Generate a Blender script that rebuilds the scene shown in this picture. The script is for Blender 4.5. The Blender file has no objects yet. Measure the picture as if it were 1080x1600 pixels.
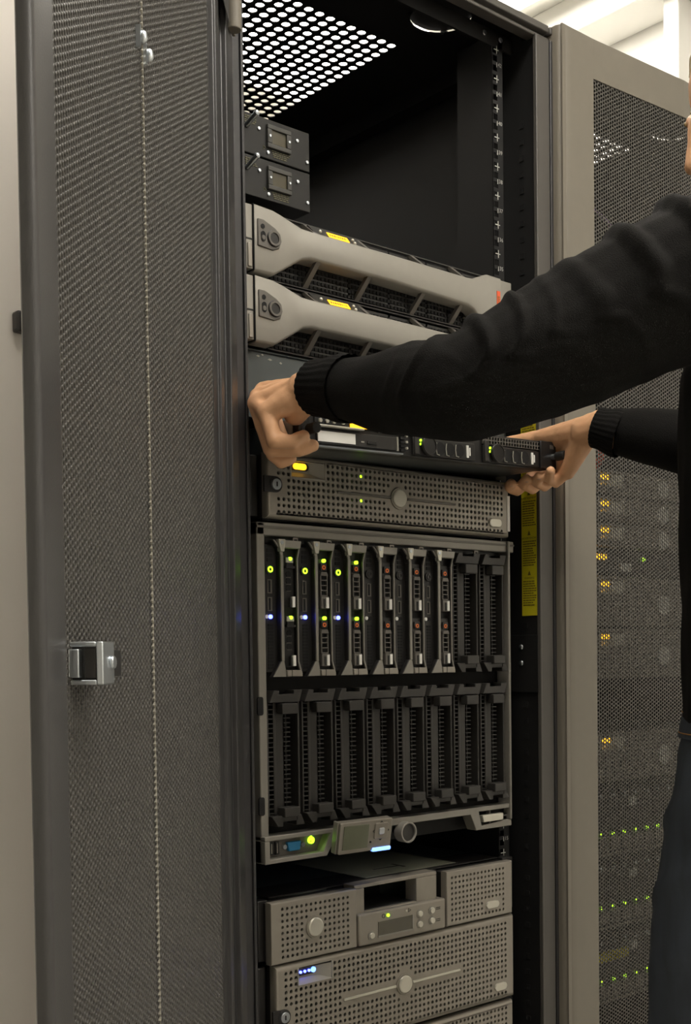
import bpy, bmesh, math, random
import numpy as np
from mathutils import Vector, Matrix
random.seed(7); rng = np.random.default_rng(7)
scene = bpy.context.scene
COL = scene.collection
U = 0.04445          # one rack unit
Z0 = 0.09            # height of the first rack unit above the floor

# ------------------------------------------------------------------ camera
cd = bpy.data.cameras.new('camera'); cam = bpy.data.objects.new('camera', cd); COL.objects.link(cam)
YAW, PIT, ROL, FPX, CX, CY = .7340, -.0335, -.0118, 1877.4, 621.95, 1086.9
_f = Vector((math.sin(YAW)*math.cos(PIT), math.cos(YAW)*math.cos(PIT), math.sin(PIT)))
_r = Vector((math.cos(YAW), -math.sin(YAW), 0)); _u = _r.cross(_f)
_r2 = _r*math.cos(ROL) + _u*math.sin(ROL); _u2 = -_r*math.sin(ROL) + _u*math.cos(ROL)
cam.matrix_world = Matrix(((_r2.x, _u2.x, -_f.x, -.9076), (_r2.y, _u2.y, -_f.y, -1.2907), (_r2.z, _u2.z, -_f.z, .9353+Z0), (0, 0, 0, 1)))
cd.sensor_fit = 'VERTICAL'; cd.sensor_height = 36; cd.lens = FPX*36/1600
cd.shift_x = (540-CX)/1600; cd.shift_y = (CY-800)/1600
cd.clip_start = .02
scene.camera = cam
# ------------------------------------------------------------------ world, exposure
w = bpy.data.worlds.new('world'); scene.world = w; w.use_nodes = True
w.node_tree.nodes['Background'].inputs[0].default_value = (.9, .93, 1, 1)
w.node_tree.nodes['Background'].inputs[1].default_value = .05
vs = scene.view_settings; vs.view_transform = 'Standard'; vs.look = 'None'; vs.exposure = 0.45; vs.gamma = 1; vs.use_curve_mapping = False
LAMP = 9.0           # radiance of the ceiling light panels
CEIL_LIGHTS = [(-.05, -.85), (.9, -2.3), (1.05, .75), (1.05, 1.55), (1.05, 2.35), (1.05, 3.15), (-.6, 2.4)]  # first panel lights the aisle, the rest are added to brighten room and ceiling

# ------------------------------------------------------------------ materials
MATS = {}
def mat(name, col, rough=.5, metal=0., noise=.06, nscale=40., bump=0., bscale=200., emit=None, estr=0., spec=.5, coat=0., stretch=None):
    if name in MATS: return MATS[name]
    m = bpy.data.materials.new(name); m.use_nodes = True; nt = m.node_tree; b = nt.nodes['Principled BSDF']
    tc = nt.nodes.new('ShaderNodeTexCoord'); nz = nt.nodes.new('ShaderNodeTexNoise'); nz.inputs['Scale'].default_value = nscale; nz.inputs['Detail'].default_value = 3
    src = tc.outputs['Object']
    if stretch:
        mp = nt.nodes.new('ShaderNodeMapping'); mp.inputs['Scale'].default_value = stretch; nt.links.new(src, mp.inputs[0]); src = mp.outputs[0]
    nt.links.new(src, nz.inputs['Vector'])
    mx = nt.nodes.new('ShaderNodeMix'); mx.data_type = 'RGBA'
    mx.inputs['A'].default_value = tuple(c*(1-noise) for c in col) + (1,); mx.inputs['B'].default_value = tuple(min(1, c*(1+noise)) for c in col) + (1,)
    nt.links.new(nz.outputs['Fac'], mx.inputs['Factor']); nt.links.new(mx.outputs['Result'], b.inputs['Base Color'])
    b.inputs['Roughness'].default_value = rough; b.inputs['Metallic'].default_value = metal
    b.inputs['Specular IOR Level'].default_value = spec; b.inputs['Coat Weight'].default_value = coat
    if bump:
        n2 = nt.nodes.new('ShaderNodeTexNoise'); n2.inputs['Scale'].default_value = bscale; n2.inputs['Detail'].default_value = 2; nt.links.new(src, n2.inputs['Vector'])
        bp = nt.nodes.new('ShaderNodeBump'); bp.inputs['Strength'].default_value = bump; bp.inputs['Distance'].default_value = .002
        nt.links.new(n2.outputs['Fac'], bp.inputs['Height']); nt.links.new(bp.outputs['Normal'], b.inputs['Normal'])
    if emit:
        b.inputs['Emission Color'].default_value = emit + (1,); b.inputs['Emission Strength'].default_value = estr
    MATS[name] = m; return m
PAINT = mat('rack_paint', (.185, .167, .135), .42, 0, .05, 60, .08, 900)
PAINT_SHADED = mat('rack_paint_shaded', (.060, .058, .058), .33, 0, .05, 60, .08, 900)  # same rack paint, darkened: the open door's shade is put into the colour
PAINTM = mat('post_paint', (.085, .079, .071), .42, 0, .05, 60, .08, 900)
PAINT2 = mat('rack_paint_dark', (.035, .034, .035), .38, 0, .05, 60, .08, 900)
MESHP = mat('mesh_paint', (.065, .060, .052), .45, 0, .08, 60)
BLACK = mat('black_steel', (.012, .012, .012), .5, 0, .1, 50)
BLACKP = mat('black_plastic', (.018, .017, .016), .38, 0, .1, 60)
DARKP = mat('charcoal_plastic', (.030, .028, .025), .45, 0, .1, 60, .05, 1200)
VOID = mat('black_void', (.004, .004, .004), .8, 0, .1)
SILVER = mat('silver_plastic', (.315, .300, .265), .42, .25, .04, 80, .04, 1500)
SILVER2 = mat('grey_silver_plastic', (.30, .275, .235), .4, .35, .05, 80, .05, 1500)
FRAMEG = mat('frame_grey', (.26, .245, .215), .42, .3, .05, 80, .05, 1500)
RIBG = mat('rib_grey', (.13, .12, .105), .5, .1, .05, 80)
PALE = mat('pale_badge', (.62, .60, .52), .3, .5, .03, 60)
STEEL = mat('zinc_steel', (.62, .66, .70), .32, 1., .08, 60)
DULLSTEEL = mat('dull_steel', (.12, .135, .14), .38, .7, .12, 25)
CHIP = mat('paint_chip', (.55, .55, .5), .4, .6)
LABELW = mat('white_label', (.84, .83, .78), .6)
YELLOW = mat('yellow_label', (.62, .55, .015), .5, 0, .04)
INK = mat('black_ink', (.02, .02, .018), .7)
INKY = mat('label_ink', (.16, .13, .01), .7)
ORANGE = mat('orange_sticker', (.85, .12, .04), .5)
WHITEINK = mat('white_print', (.62, .62, .58), .6)
AMBER = mat('amber_display', (.9, .4, .02), .4, emit=(1., .50, .015), estr=1.6)
GREENL = mat('green_led', (.3, .8, .05), .4, emit=(.45, 1., .02), estr=2.2)
BLUEL = mat('blue_led', (.1, .1, 1), .4, emit=(.06, .08, 1.), estr=9)
BLUEW = mat('blue_white_led', (.5, .6, 1), .4, emit=(.12, .28, 1.), estr=2.4)
ORING = mat('orange_ring', (.55, .13, .03), .5, emit=(.6, .12, .02), estr=.12)
VGA = mat('blue_port', (.03, .22, .45), .4)
LCDG = mat('green_lcd', (.14, .15, .10), .2, 0, .25, 30, coat=.4)
LCDD = mat('dim_lcd', (.06, .052, .03), .15, 0, .35, 25, coat=.5)
WALLM = mat('wall_paint', (.82, .81, .77), .8, 0, .02, 3, .05, 300)
BEIGE = mat('beige_paint', (.86, .81, .75), .6, 0, .04, 4, .05, 300)
CEILM = mat('ceiling_paint', (.86, .85, .80), .9, 0, .015, 3)
FLOORM = mat('floor_vinyl', (.45, .43, .39), .4, 0, .12, 12)
LIGHTM = mat('light_diffuser', (.9, .9, .85), .5, emit=(1., .94, .85), estr=LAMP)
PURPLE = mat('purple_cable', (.36, .26, .46), .5)
GREENC = mat('green_cable', (.10, .35, .08), .5)
REDC = mat('red_cable', (.55, .07, .03), .5)
RUBBER = mat('black_rubber', (.015, .015, .015), .6)
SKINM = mat('skin', (.82, .46, .255), .48, 0, .16, 30, .10, 500)
HAIRM = mat('hair_blond', (.42, .30, .15), .5, 0, .35, 120)
KNIT = mat('black_knit', (.0058, .0054, .0048), .9, 0, .25, 300, .5, 900, spec=.2)
DENIM = mat('dark_denim', (.040, .050, .066), .8, 0, .55, 18, .4, 900, stretch=(3, 3, .7))
SHOEM = mat('brown_leather', (.05, .03, .02), .4, 0, .1)
STITCH = mat('orange_stitch', (.35, .16, .04), .7)
EYEM = mat('eye_white', (.8, .78, .74), .2); IRISM = mat('iris', (.08, .14, .2), .2)

# ------------------------------------------------------------------ mesh helpers
class G:
    def __init__(s): s.v = []; s.f = []
    def _a(s, vs, fs):
        n = len(s.v); s.v += [tuple(p) for p in vs]; s.f += [tuple(i+n for i in f) for f in fs]; return s
    def box(s, x0, x1, y0, y1, z0, z1):
        return s._a([(x0,y0,z0),(x1,y0,z0),(x1,y1,z0),(x0,y1,z0),(x0,y0,z1),(x1,y0,z1),(x1,y1,z1),(x0,y1,z1)],
                    [(0,3,2,1),(4,5,6,7),(0,1,5,4),(1,2,6,5),(2,3,7,6),(3,0,4,7)])
    def ext(s, pts, vec):
        n = len(pts); b = [tuple(Vector(p)+Vector(vec)) for p in pts]
        return s._a(list(pts)+b, [tuple(range(n)), tuple(range(2*n-1, n-1, -1))]+[(i, (i+1) % n, n+(i+1) % n, n+i) for i in range(n)])
    def prism(s, xz, y0, y1): return s.ext([(x, y0, z) for x, z in xz], (0, y1-y0, 0))
    def quad(s, *p): return s._a(p, [tuple(range(len(p)))])
    def tube(s, pts, rad, n=10, caps=True):
        pts = [Vector(p) for p in pts]
        if not hasattr(rad, '__len__'): rad = [rad]*len(pts)
        up = None; vs = []
        for i, p in enumerate(pts):
            d = (pts[min(i+1, len(pts)-1)]-pts[max(i-1, 0)]).normalized()
            if up is None: up = Vector((0, 0, 1)) if abs(d.z) < .9 else Vector((1, 0, 0))
            a = (up-d*up.dot(d)).normalized(); up = a; b = d.cross(a)
            vs += [p+a*(rad[i]*math.cos(t*2*math.pi/n))+b*(rad[i]*math.sin(t*2*math.pi/n)) for t in range(n)]
        fs = [(i*n+j, i*n+(j+1) % n, (i+1)*n+(j+1) % n, (i+1)*n+j) for i in range(len(pts)-1) for j in range(n)]
        if caps: fs += [tuple(range(n-1, -1, -1)), tuple(range((len(pts)-1)*n, len(pts)*n))]
        return s._a(vs, fs)
    def cyl(s, p0, p1, r, n=14, r1=None): return s.tube([p0, p1], [r, r if r1 is None else r1], n)
    def disc(s, x, z, y0, y1, r, n=20, rz=None): # cylinder facing -Y
        rz = rz or r
        return s.prism([(x+r*math.cos(2*math.pi*i/n), z+rz*math.sin(2*math.pi*i/n)) for i in range(n)], y0, y1)
    def ring(s, x, z, y0, y1, r0, r1, n=20):
        a = [(x+r0*math.cos(2*math.pi*i/n), z+r0*math.sin(2*math.pi*i/n)) for i in range(n)]
        b = [(x+r1*math.cos(2*math.pi*i/n), z+r1*math.sin(2*math.pi*i/n)) for i in range(n)]
        vs = [(p[0], y0, p[1]) for p in a]+[(p[0], y0, p[1]) for p in b]+[(p[0], y1, p[1]) for p in b]+[(p[0], y1, p[1]) for p in a]
        return s._a(vs, [(k*n+i, k*n+(i+1) % n, ((k+1) % 4)*n+(i+1) % n, ((k+1) % 4)*n+i) for k in range(4) for i in range(n)])
    def capsule_xz(s, x0, x1, z0, z1, y0, y1, n=6): # rounded slot plate
        r = min(x1-x0, z1-z0)/2; pts = []
        for cx, cz, a0 in ((x1-r, z1-r, 0), (x0+r, z1-r, 90), (x0+r, z0+r, 180), (x1-r, z0+r, 270)):
            pts += [(cx+r*math.cos(math.radians(a0+90*k/n)), cz+r*math.sin(math.radians(a0+90*k/n))) for k in range(n+1)]
        return s.prism(pts, y0, y1)
    def round_xz(s, x0, x1, z0, z1, r, y0, y1, n=4):
        pts = []
        for cx, cz, a0 in ((x1-r, z1-r, 0), (x0+r, z1-r, 90), (x0+r, z0+r, 180), (x1-r, z0+r, 270)):
            pts += [(cx+r*math.cos(math.radians(a0+90*k/n)), cz+r*math.sin(math.radians(a0+90*k/n))) for k in range(n+1)]
        return s.prism(pts, y0, y1)
    def ball(s, c, r, n=16, m=10, rot=None):
        if not hasattr(r, '__len__'): r = (r, r, r)
        vs = []
        for i in range(m+1):
            th = math.pi*i/m
            for j in range(n):
                ph = 2*math.pi*j/n; p = Vector((r[0]*math.sin(th)*math.cos(ph), r[1]*math.sin(th)*math.sin(ph), r[2]*math.cos(th)))
                if rot is not None: p = rot @ p
                vs.append(p+Vector(c))
        return s._a(vs, [(i*n+j, (i+1)*n+j, (i+1)*n+(j+1) % n, i*n+(j+1) % n) for i in range(m) for j in range(n)])
    def limb(s, a, ra, b, rb, n=14): # tapered capsule
        s.tube([a, b], [ra, rb], n); s.ball(a, ra, n, 8); s.ball(b, rb, n, 8); return s
    def build(s, name, m, parent=None, bevel=0, seg=2, smooth=40, loc=None, normals=True):
        me = bpy.data.meshes.new(name); me.from_pydata(s.v, [], s.f)
        if normals:
            bm = bmesh.new(); bm.from_mesh(me); bmesh.ops.recalc_face_normals(bm, faces=bm.faces); bm.to_mesh(me); bm.free()
        if smooth:
            me.polygons.foreach_set('use_smooth', [True]*len(me.polygons)); me.set_sharp_from_angle(angle=math.radians(smooth))
        me.materials.append(m)
        o = bpy.data.objects.new(name, me); COL.objects.link(o)
        if parent: o.parent = parent
        if loc: o.location = loc
        if bevel:
            md = o.modifiers.new('bevel', 'BEVEL'); md.width = bevel; md.segments = seg; md.limit_method = 'ANGLE'; md.angle_limit = math.radians(40)
        return o
def thing(name, label, cat, loc=(0, 0, 0), group=None, rot=(0, 0, 0)):
    o = bpy.data.objects.new(name, None); COL.objects.link(o); o.location = loc; o.rotation_euler = rot; o.empty_display_size = .05
    o['label'] = label; o['category'] = cat
    if group: o['group'] = group
    return o
def tag(o, label, cat, group=None):
    o['label'] = label; o['category'] = cat
    if group: o['group'] = group
    return o
def struct(o): o['kind'] = 'structure'; return o
def part(parent, name): # an empty that groups sub-parts
    o = bpy.data.objects.new(name, None); COL.objects.link(o); o.parent = parent; o.empty_display_size = .03; return o
def copy_tree(o, parent=None, loc=None, label=None, group=None):
    c = o.copy(); COL.objects.link(c)
    if parent: c.parent = parent
    if loc: c.location = loc
    if label: c['label'] = label
    if group: c['group'] = group
    for ch in list(o.children): copy_tree(ch, c)
    return c
def text(name, body, size, m, parent, matrix, align='CENTER'):
    cu = bpy.data.curves.new(name, 'FONT'); cu.body = body; cu.size = size; cu.align_x = align; cu.align_y = 'CENTER'; cu.resolution_u = 2
    t = bpy.data.objects.new(name, cu); COL.objects.link(t)
    dg = bpy.context.evaluated_depsgraph_get(); me = bpy.data.meshes.new_from_object(t.evaluated_get(dg))
    bpy.data.objects.remove(t); me.transform(matrix); me.materials.clear(); me.materials.append(m)
    o = bpy.data.objects.new(name, me); COL.objects.link(o); o.parent = parent; return o
FRONT = Matrix.Rotation(math.pi/2, 4, 'X')     # text plane facing -Y

def np_mesh(name, V, Q, m, parent=None, smooth=False):
    me = bpy.data.meshes.new(name); nv, nq = len(V), len(Q)
    me.vertices.add(nv); me.vertices.foreach_set('co', np.asarray(V, np.float32).ravel())
    me.loops.add(nq*4); me.loops.foreach_set('vertex_index', np.asarray(Q, np.int32).ravel())
    me.polygons.add(nq); me.polygons.foreach_set('loop_start', np.arange(0, nq*4, 4, dtype=np.int32))
    me.update(calc_edges=True); me.validate(); me.materials.append(m)
    o = bpy.data.objects.new(name, me); COL.objects.link(o)
    if parent: o.parent = parent
    return o
def cells(cx, cz, outer, inner, yfun, t):
    """plate built of cells with a hole each: outer/inner are (k,2) polygons, yfun(x) is the sheet, t its thickness"""
    k = len(outer); n = len(cx)
    ox = cx[:, None]+outer[None, :, 0]; oz = cz[:, None]+outer[None, :, 1]
    ix = cx[:, None]+inner[None, :, 0]; iz = cz[:, None]+inner[None, :, 1]
    V = np.concatenate([np.stack([ox, yfun(ox), oz], -1), np.stack([ix, yfun(ix), iz], -1), np.stack([ix, yfun(ix)+t, iz], -1)], 1)
    a = np.arange(k); b = (a+1) % k
    q = np.concatenate([np.stack([a, b, b+k, a+k], -1), np.stack([a+k, b+k, b+2*k, a+2*k], -1)])
    Q = (q[None]+(np.arange(n)*3*k)[:, None, None]).reshape(-1, 4)
    return V.reshape(-1, 3), Q
def hexmesh(name, x0, x1, z0, z1, p, r, yfun, t, m, parent):
    dx = p*math.sqrt(3)/2; nc = int((x1-x0)/dx); nr = int((z1-z0)/p)
    I, J = np.meshgrid(np.arange(nc), np.arange(nr), indexing='ij'); I = I.ravel(); J = J.ravel()
    cx = x0+dx*(I+.5); cz = z0+p*(J+.5)+(I % 2)*p/2
    an = np.arange(6)*math.pi/3
    outer = np.stack([np.cos(an), np.sin(an)], -1)*p/math.sqrt(3); inner = np.stack([np.cos(an), np.sin(an)], -1)*r
    V, Q = cells(cx, cz, outer, inner, yfun, t)
    return np_mesh(name, V, Q, m, parent)
def squarecells(g, x0, z0, px, pz, nx, nz, r, y, t, skip=lambda i, j: 0, n=8, sq=False):
    """grid of square cells, each with a round hole; skip 1 = solid cell, 2 = left open"""
    for i in range(nx):
        for j in range(nz):
            cx = x0+px*(i+.5); cz = z0+pz*(j+.5); s = skip(i, j); hx, hz = px/2, pz/2
            if s == 2: continue
            if s == 1: g.quad((cx-hx, y, cz-hz), (cx+hx, y, cz-hz), (cx+hx, y, cz+hz), (cx-hx, y, cz+hz)); continue
            out = [(hx, 0), (hx, hz), (0, hz), (-hx, hz), (-hx, 0), (-hx, -hz), (0, -hz), (hx, -hz)]
            if sq: inn = [(r, 0), (r, r), (0, r), (-r, r), (-r, 0), (-r, -r), (0, -r), (r, -r)]
            else: inn = [(r*math.cos(k*math.pi/4), r*math.sin(k*math.pi/4)) for k in range(8)]
            vs = [(cx+a, y, cz+b) for a, b in out]+[(cx+a, y, cz+b) for a, b in inn]+[(cx+a, y+t, cz+b) for a, b in inn]
            g._a(vs, [(k, (k+1) % 8, 8+(k+1) % 8, 8+k) for k in range(8)]+[(8+k, 8+(k+1) % 8, 16+(k+1) % 8, 16+k) for k in range(8)])
def screw(parent, x, y, z, r=.0032, m=None, name='screw'):
    return G().disc(x, z, y-.002, y+.001, r, 12).build(name, m or STEEL, parent, .0006)

# ------------------------------------------------------------------ the room
RX0, RX1, RY0, RY1, RH = -2.6, 1.888, -3.2, 4.2, 2.85
struct(G().box(RX0, RX1, RY0, RY1, -.1, 0).build('floor', FLOORM))
struct(G().box(RX0, RX1, RY0, RY1, RH, RH+.1).build('ceiling', CEILM))
struct(G().box(RX1, RX1+.1, RY0, RY1, 0, RH).build('wall_right', WALLM))
struct(G().box(RX0, RX1, RY1, RY1+.1, 0, RH).build('wall_back', WALLM))
struct(G().box(RX0, RX1, RY0-.1, RY0, 0, RH).build('wall_front', WALLM))
struct(G().box(RX0-.1, RX0, RY0, RY1, 0, RH).build('wall_left', WALLM))
struct(G().box(1.745, RX1, RY0, RY1, 2.66+Z0, RH).build('trim_1', WALLM, bevel=.004))        # soffit
struct(G().box(1.80, RX1, .583, .63, 0, 2.66+Z0).build('trim_2', WALLM, bevel=.003))         # upright on the right wall
pier = struct(G().box(-1.25, -.16, .12, 1.0, 0, RH).build('wall_pier', BEIGE, bevel=.004))    # beige pier left of the rack

def ceiling_and_fill_light(x, y):
    t = thing('ceiling_and_fill_light', 'white rectangular ceiling light panel with glowing diffuser, from the set added to light the room', 'light', (x, y, RH), 'aisle and added ceiling light panels')
    g = G()
    for b in ((-.62, .62, -.32, -.3), (-.62, .62, .3, .32), (-.62, -.6, -.3, .3), (.6, .62, -.3, .3)): g.box(b[0], b[1], b[2], b[3], -.03, 0)
    g.build('light_frame', CEILM, t)
    G().box(-.6, .6, -.3, .3, -.02, -.012).build('diffuser', LIGHTM, t)
for x, y in CEIL_LIGHTS: ceiling_and_fill_light(x, y)

# ------------------------------------------------------------------ rack
RW0, RW1, RD, RTOP = -.060, .5426, 1.02, 1.906+Z0     # outer sides, depth, roof height
def server_rack(label, x):
    R = thing('server_rack', label, 'rack', (x, 0, 0))
    ZI = RTOP
    # posts: C profile at each front corner and each rear corner
    for a, b in ((RW0, -.0385), (.513, RW1)):
        inner = b if a < 0 else a; s = -1 if a < 0 else 1
        x0, x1 = sorted((inner, inner-s*.004)); q0, q1 = sorted((RW0 if a < 0 else RW1, (RW0 if a < 0 else RW1)-s*.003))
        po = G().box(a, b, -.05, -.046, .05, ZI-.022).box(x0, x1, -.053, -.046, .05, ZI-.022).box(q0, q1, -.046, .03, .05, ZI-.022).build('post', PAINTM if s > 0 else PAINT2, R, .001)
        x0, x1 = sorted((inner, inner+s*.003)); G().box(x0, x1, -.046, .03, .05, ZI-.022).build('inner_wall', BLACK, po)
        G().box(a, b, RD-.05, RD, .05, ZI-.022).build('post', PAINT2, R)
    # side panels, back, base, roof
    G().box(RW0-.0, RW0+.003, .03, RD-.05, .05, ZI-.022).build('side_panel', BLACK, R)
    G().box(RW1-.003, RW1, .03, RD-.05, .05, ZI-.022).build('side_panel', BLACK, R)
    G().box(-.034, .513, RD-.02, RD-.015, .05, ZI-.022).build('rear_panel', BLACK, R)
    G().box(RW0, RW1, -.05, RD, .02, .05).build('base', PAINT2, R)
    for fx in (RW0+.05, RW1-.05):
        for fy in (.05, RD-.08): G().cyl((fx, fy, 0), (fx, fy, .022), .022).build('foot', BLACKP, R)
    # top bar of the front opening: lower lip, groove, upper bar
    G().box(RW0, RW1, -.05, -.03, ZI-.025, ZI-.020).box(RW0, RW1, -.040, -.03, ZI-.020, ZI-.011).box(RW0, RW1, -.05, -.02, ZI-.011, ZI).build('top_bar', PAINTM, R, .0015)
    # roof plate, perforated in the middle, cable hole in front
    px, py = .02069, .01898; hx1 = .4045; nx = 20; hy0 = .1405; ny = 38; hx0 = hx1-nx*px
    g = G()
    def flat(x0, x1, y0, y1): g.quad((x0, y0, 0), (x1, y0, 0), (x1, y1, 0), (x0, y1, 0))
    for i in range(nx):
        for j in range(ny):
            cx, cy = hx0+px*(i+.5), hy0+py*(j+.5); out = [(1, 0), (1, 1), (0, 1), (-1, 1), (-1, 0), (-1, -1), (0, -1), (1, -1)]
            vs = [(cx+a*px/2, cy+b*py/2, 0) for a, b in out]
            inn = [(cx+(.0070)*math.cos(k*math.pi/6), cy+.0070*math.sin(k*math.pi/6)) for k in range(12)]
            # 12-gon hole inside an 8 point square
            n = len(g.v); g.v += vs+[(a, b, 0) for a, b in inn]+[(a, b, .0016) for a, b in inn]
            for k in range(12):
                k2 = (k+1) % 12; g.f.append((n+8+k, n+8+k2, n+20+k2, n+20+k))
            mp = [0, 1, 1, 2, 3, 3, 4, 5, 5, 6, 7, 7]
            for k in range(12):
                k2 = (k+1) % 12; a, b = mp[k], mp[k2]
                if a == b: g.f.append((n+8+k, n+a, n+8+k2))
                else: g.f.append((n+8+k, n+a, n+b, n+8+k2))
    ccx, ccy, cr = .397, .040, .047
    flat(RW0, hx0, -.05, RD); flat(hx1, RW1, hy0, RD); flat(hx0, hx1, hy0+ny*py, RD); flat(hx0, ccx-.08, -.05, hy0); flat(ccx+.08, RW1, -.05, hy0) if ccx+.08 < RW1 else None
    flat(hx0, ccx-.08, -.05, -.05)
    n = len(g.v); bx0, bx1, by0, by1 = ccx-.08, min(ccx+.08, RW1), -.05, hy0
    K = 32
    for k in range(K):
        a = 2*math.pi*k/K; c, s = math.cos(a), math.sin(a)
        tx = ((bx1-ccx) if c > 0 else (ccx-bx0))/max(abs(c), 1e-6); ty = ((by1-ccy) if s > 0 else (ccy-by0))/max(abs(s), 1e-6); t = min(tx, ty)
        g.v += [(ccx+c*t, ccy+s*t, 0), (ccx+c*cr, ccy+s*cr, 0), (ccx+c*cr, ccy+s*cr, .004)]
    for k in range(K):
        k2 = (k+1) % K; g.f += [(n+3*k, n+3*k2, n+3*k2+1, n+3*k+1), (n+3*k+1, n+3*k2+1, n+3*k2+2, n+3*k+2)]
    for cx_, cy_ in ((bx0, by0), (bx1, by0), (bx0, by1), (bx1, by1)): # fill the corners of the ring
        best = sorted(range(K), key=lambda k: (g.v[n+3*k][0]-cx_)**2+(g.v[n+3*k][1]-cy_)**2)[:2]
        g.quad(g.v[n+3*best[0]], g.v[n+3*best[1]], (cx_, cy_, 0))
    roof = g.build('roof_panel', BLACK, R, loc=(0, 0, ZI-.004), smooth=0, normals=False)
    gg = G(); gg.tube([(ccx, ccy, .007), (ccx, ccy, .010)], cr+.001, 32)
    for a in (40, 160, 280):
        bx, by = ccx+(cr+.004)*math.cos(math.radians(a)), ccy+(cr+.004)*math.sin(math.radians(a)); gg.box(bx-.004, bx+.004, by-.004, by+.004, .0, .008)
    gg.build('cable_port_cap', RUBBER, roof)
    for bx in (RW0, RW1-.03): G().box(bx, bx+.03, -.02, RD, ZI-.035, ZI-.005).build('roof_beam', BLACK, R)
    # mounting rails
    for side in (0, 1):
        for rear in (0, 1):
            g = G(); fy = (0 if side else .040) if not rear else .76
            fx = (-.006 if side == 0 else .4663); xc = .0087 if side == 0 else .4739
            squarecells(g, xc-.0075, Z0-.006, .015, U/3, 1, 42*3, .0046, fy, .002, sq=True)
            if side: g.box(.4814, .4905, fy, fy+.002, Z0-.006, Z0+42*U+.02); g.box(.4663, .4683, fy, fy+(.075 if not rear else .03), Z0-.006, Z0+42*U+.02)
            else: g.box(-.008, .0012, fy, fy+.002, Z0-.006, Z0+42*U+.02); g.box(.0143, .0163, fy, fy+(.075 if not rear else .03), Z0-.006, Z0+42*U+.02)
            if not rear: # back flange with square holes
                squarecells(g, (.4663 if side else .0012), Z0-.006, .015, .025, 1, 75, .005, fy+.075, .002, sq=True)
            rail = g.build('mounting_rail', BLACK, R, smooth=0)
            if not rear and side:
                tk = G()
                for n_ in range(1, 43):
                    z = Z0+n_*U; tk.box(.4715, .4815, -.0006, .0004, z-.0006, z+.0006)
                    tk.box(.4770, .4780, -.0006, .0004, z-.006, z+.006); tk.box(.4770, .4780, -.0006, .0004, z-U/2-.004, z-U/2+.003)
                tk.build('unit_marks', WHITEINK, rail, smooth=0)
                for n_ in list(range(35, 43))+[15]:
                    text('unit_number', str(n_), .0085, WHITEINK, rail, Matrix.Translation((.4836, -.0008, Z0+(n_-.5)*U)) @ FRONT)
    return R

main = server_rack('open grey server cabinet packed with equipment, its mesh door swung wide', 0)
# side bracing of the right inner wall of the front post: square holes, label, screws
g = G()
for k in range(70):
    z = .12+k*.025; g.box(.5118, .5129, -.0225, -.0145, z-.0042, z+.0042)
g.build('post_slots', VOID, main, smooth=0)
lab = G().box(.5105, .5122, -.0455, -.0135, Z0+.9950, Z0+1.457).build('warning_label', YELLOW, main, .0004)
SIDE = Matrix(((0, 0, -1, 0), (-1, 0, 0, 0), (0, 1, 0, 0), (0, 0, 0, 1)))   # text on the inner side wall, facing -X, reading towards -Y
g = G(); z = Z0+1.440; 
heads = ['ATTENZIONE!', 'ADVERTENCIA', 'VAROVANIE!', 'OSTRZEZENIE', 'AVERTISSEMENT', '¡ADVERTENCIA!', 'WARNING']
blocks = 7; H = (1.440-1.004)/blocks
for b in range(blocks):
    zt = z-b*H
    g.ext([(.5100, -.0325, zt-.008), (.5100, -.0265, zt-.008), (.5100, -.0295, zt-.001)], (.0006, 0, 0))
    text('heading', heads[b], .0042, INK, lab, Matrix.Translation((.5100, -.0295, zt-.0125)) @ SIDE)
    zz = zt-.0175
    while zz > zt-H+.007:
        yy = -.0165; end = -.0430+random.random()*.007
        while yy > end:
            L = .002+random.random()*.005; g.box(.5100, .5106, max(yy-L, -.0435), yy, zz-.0010, zz+.0007); yy -= L+.0010
        zz -= .0037
g.build('printed_text', INKY, lab, smooth=0)
for zz in (1.036, 1.0108): G().cyl((.5085, -.0128, zz), (.5125, -.0128, zz), .0045, 12).ball((.5085, -.0128, zz), (.0025, .0043, .0043)).build('screw', STEEL, main)
G().box(.5085, .5125, -.048, .02, .965, 1.055).build('bracket_plate', BLACK, main, .001)
G().box(-.033, .512, -.0, .004, RTOP-.036, RTOP-.012).build('cross_bar', BLACK, main)
for sx in (.45, .486): screw(main, sx, .0, RTOP-.022, .004)

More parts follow.
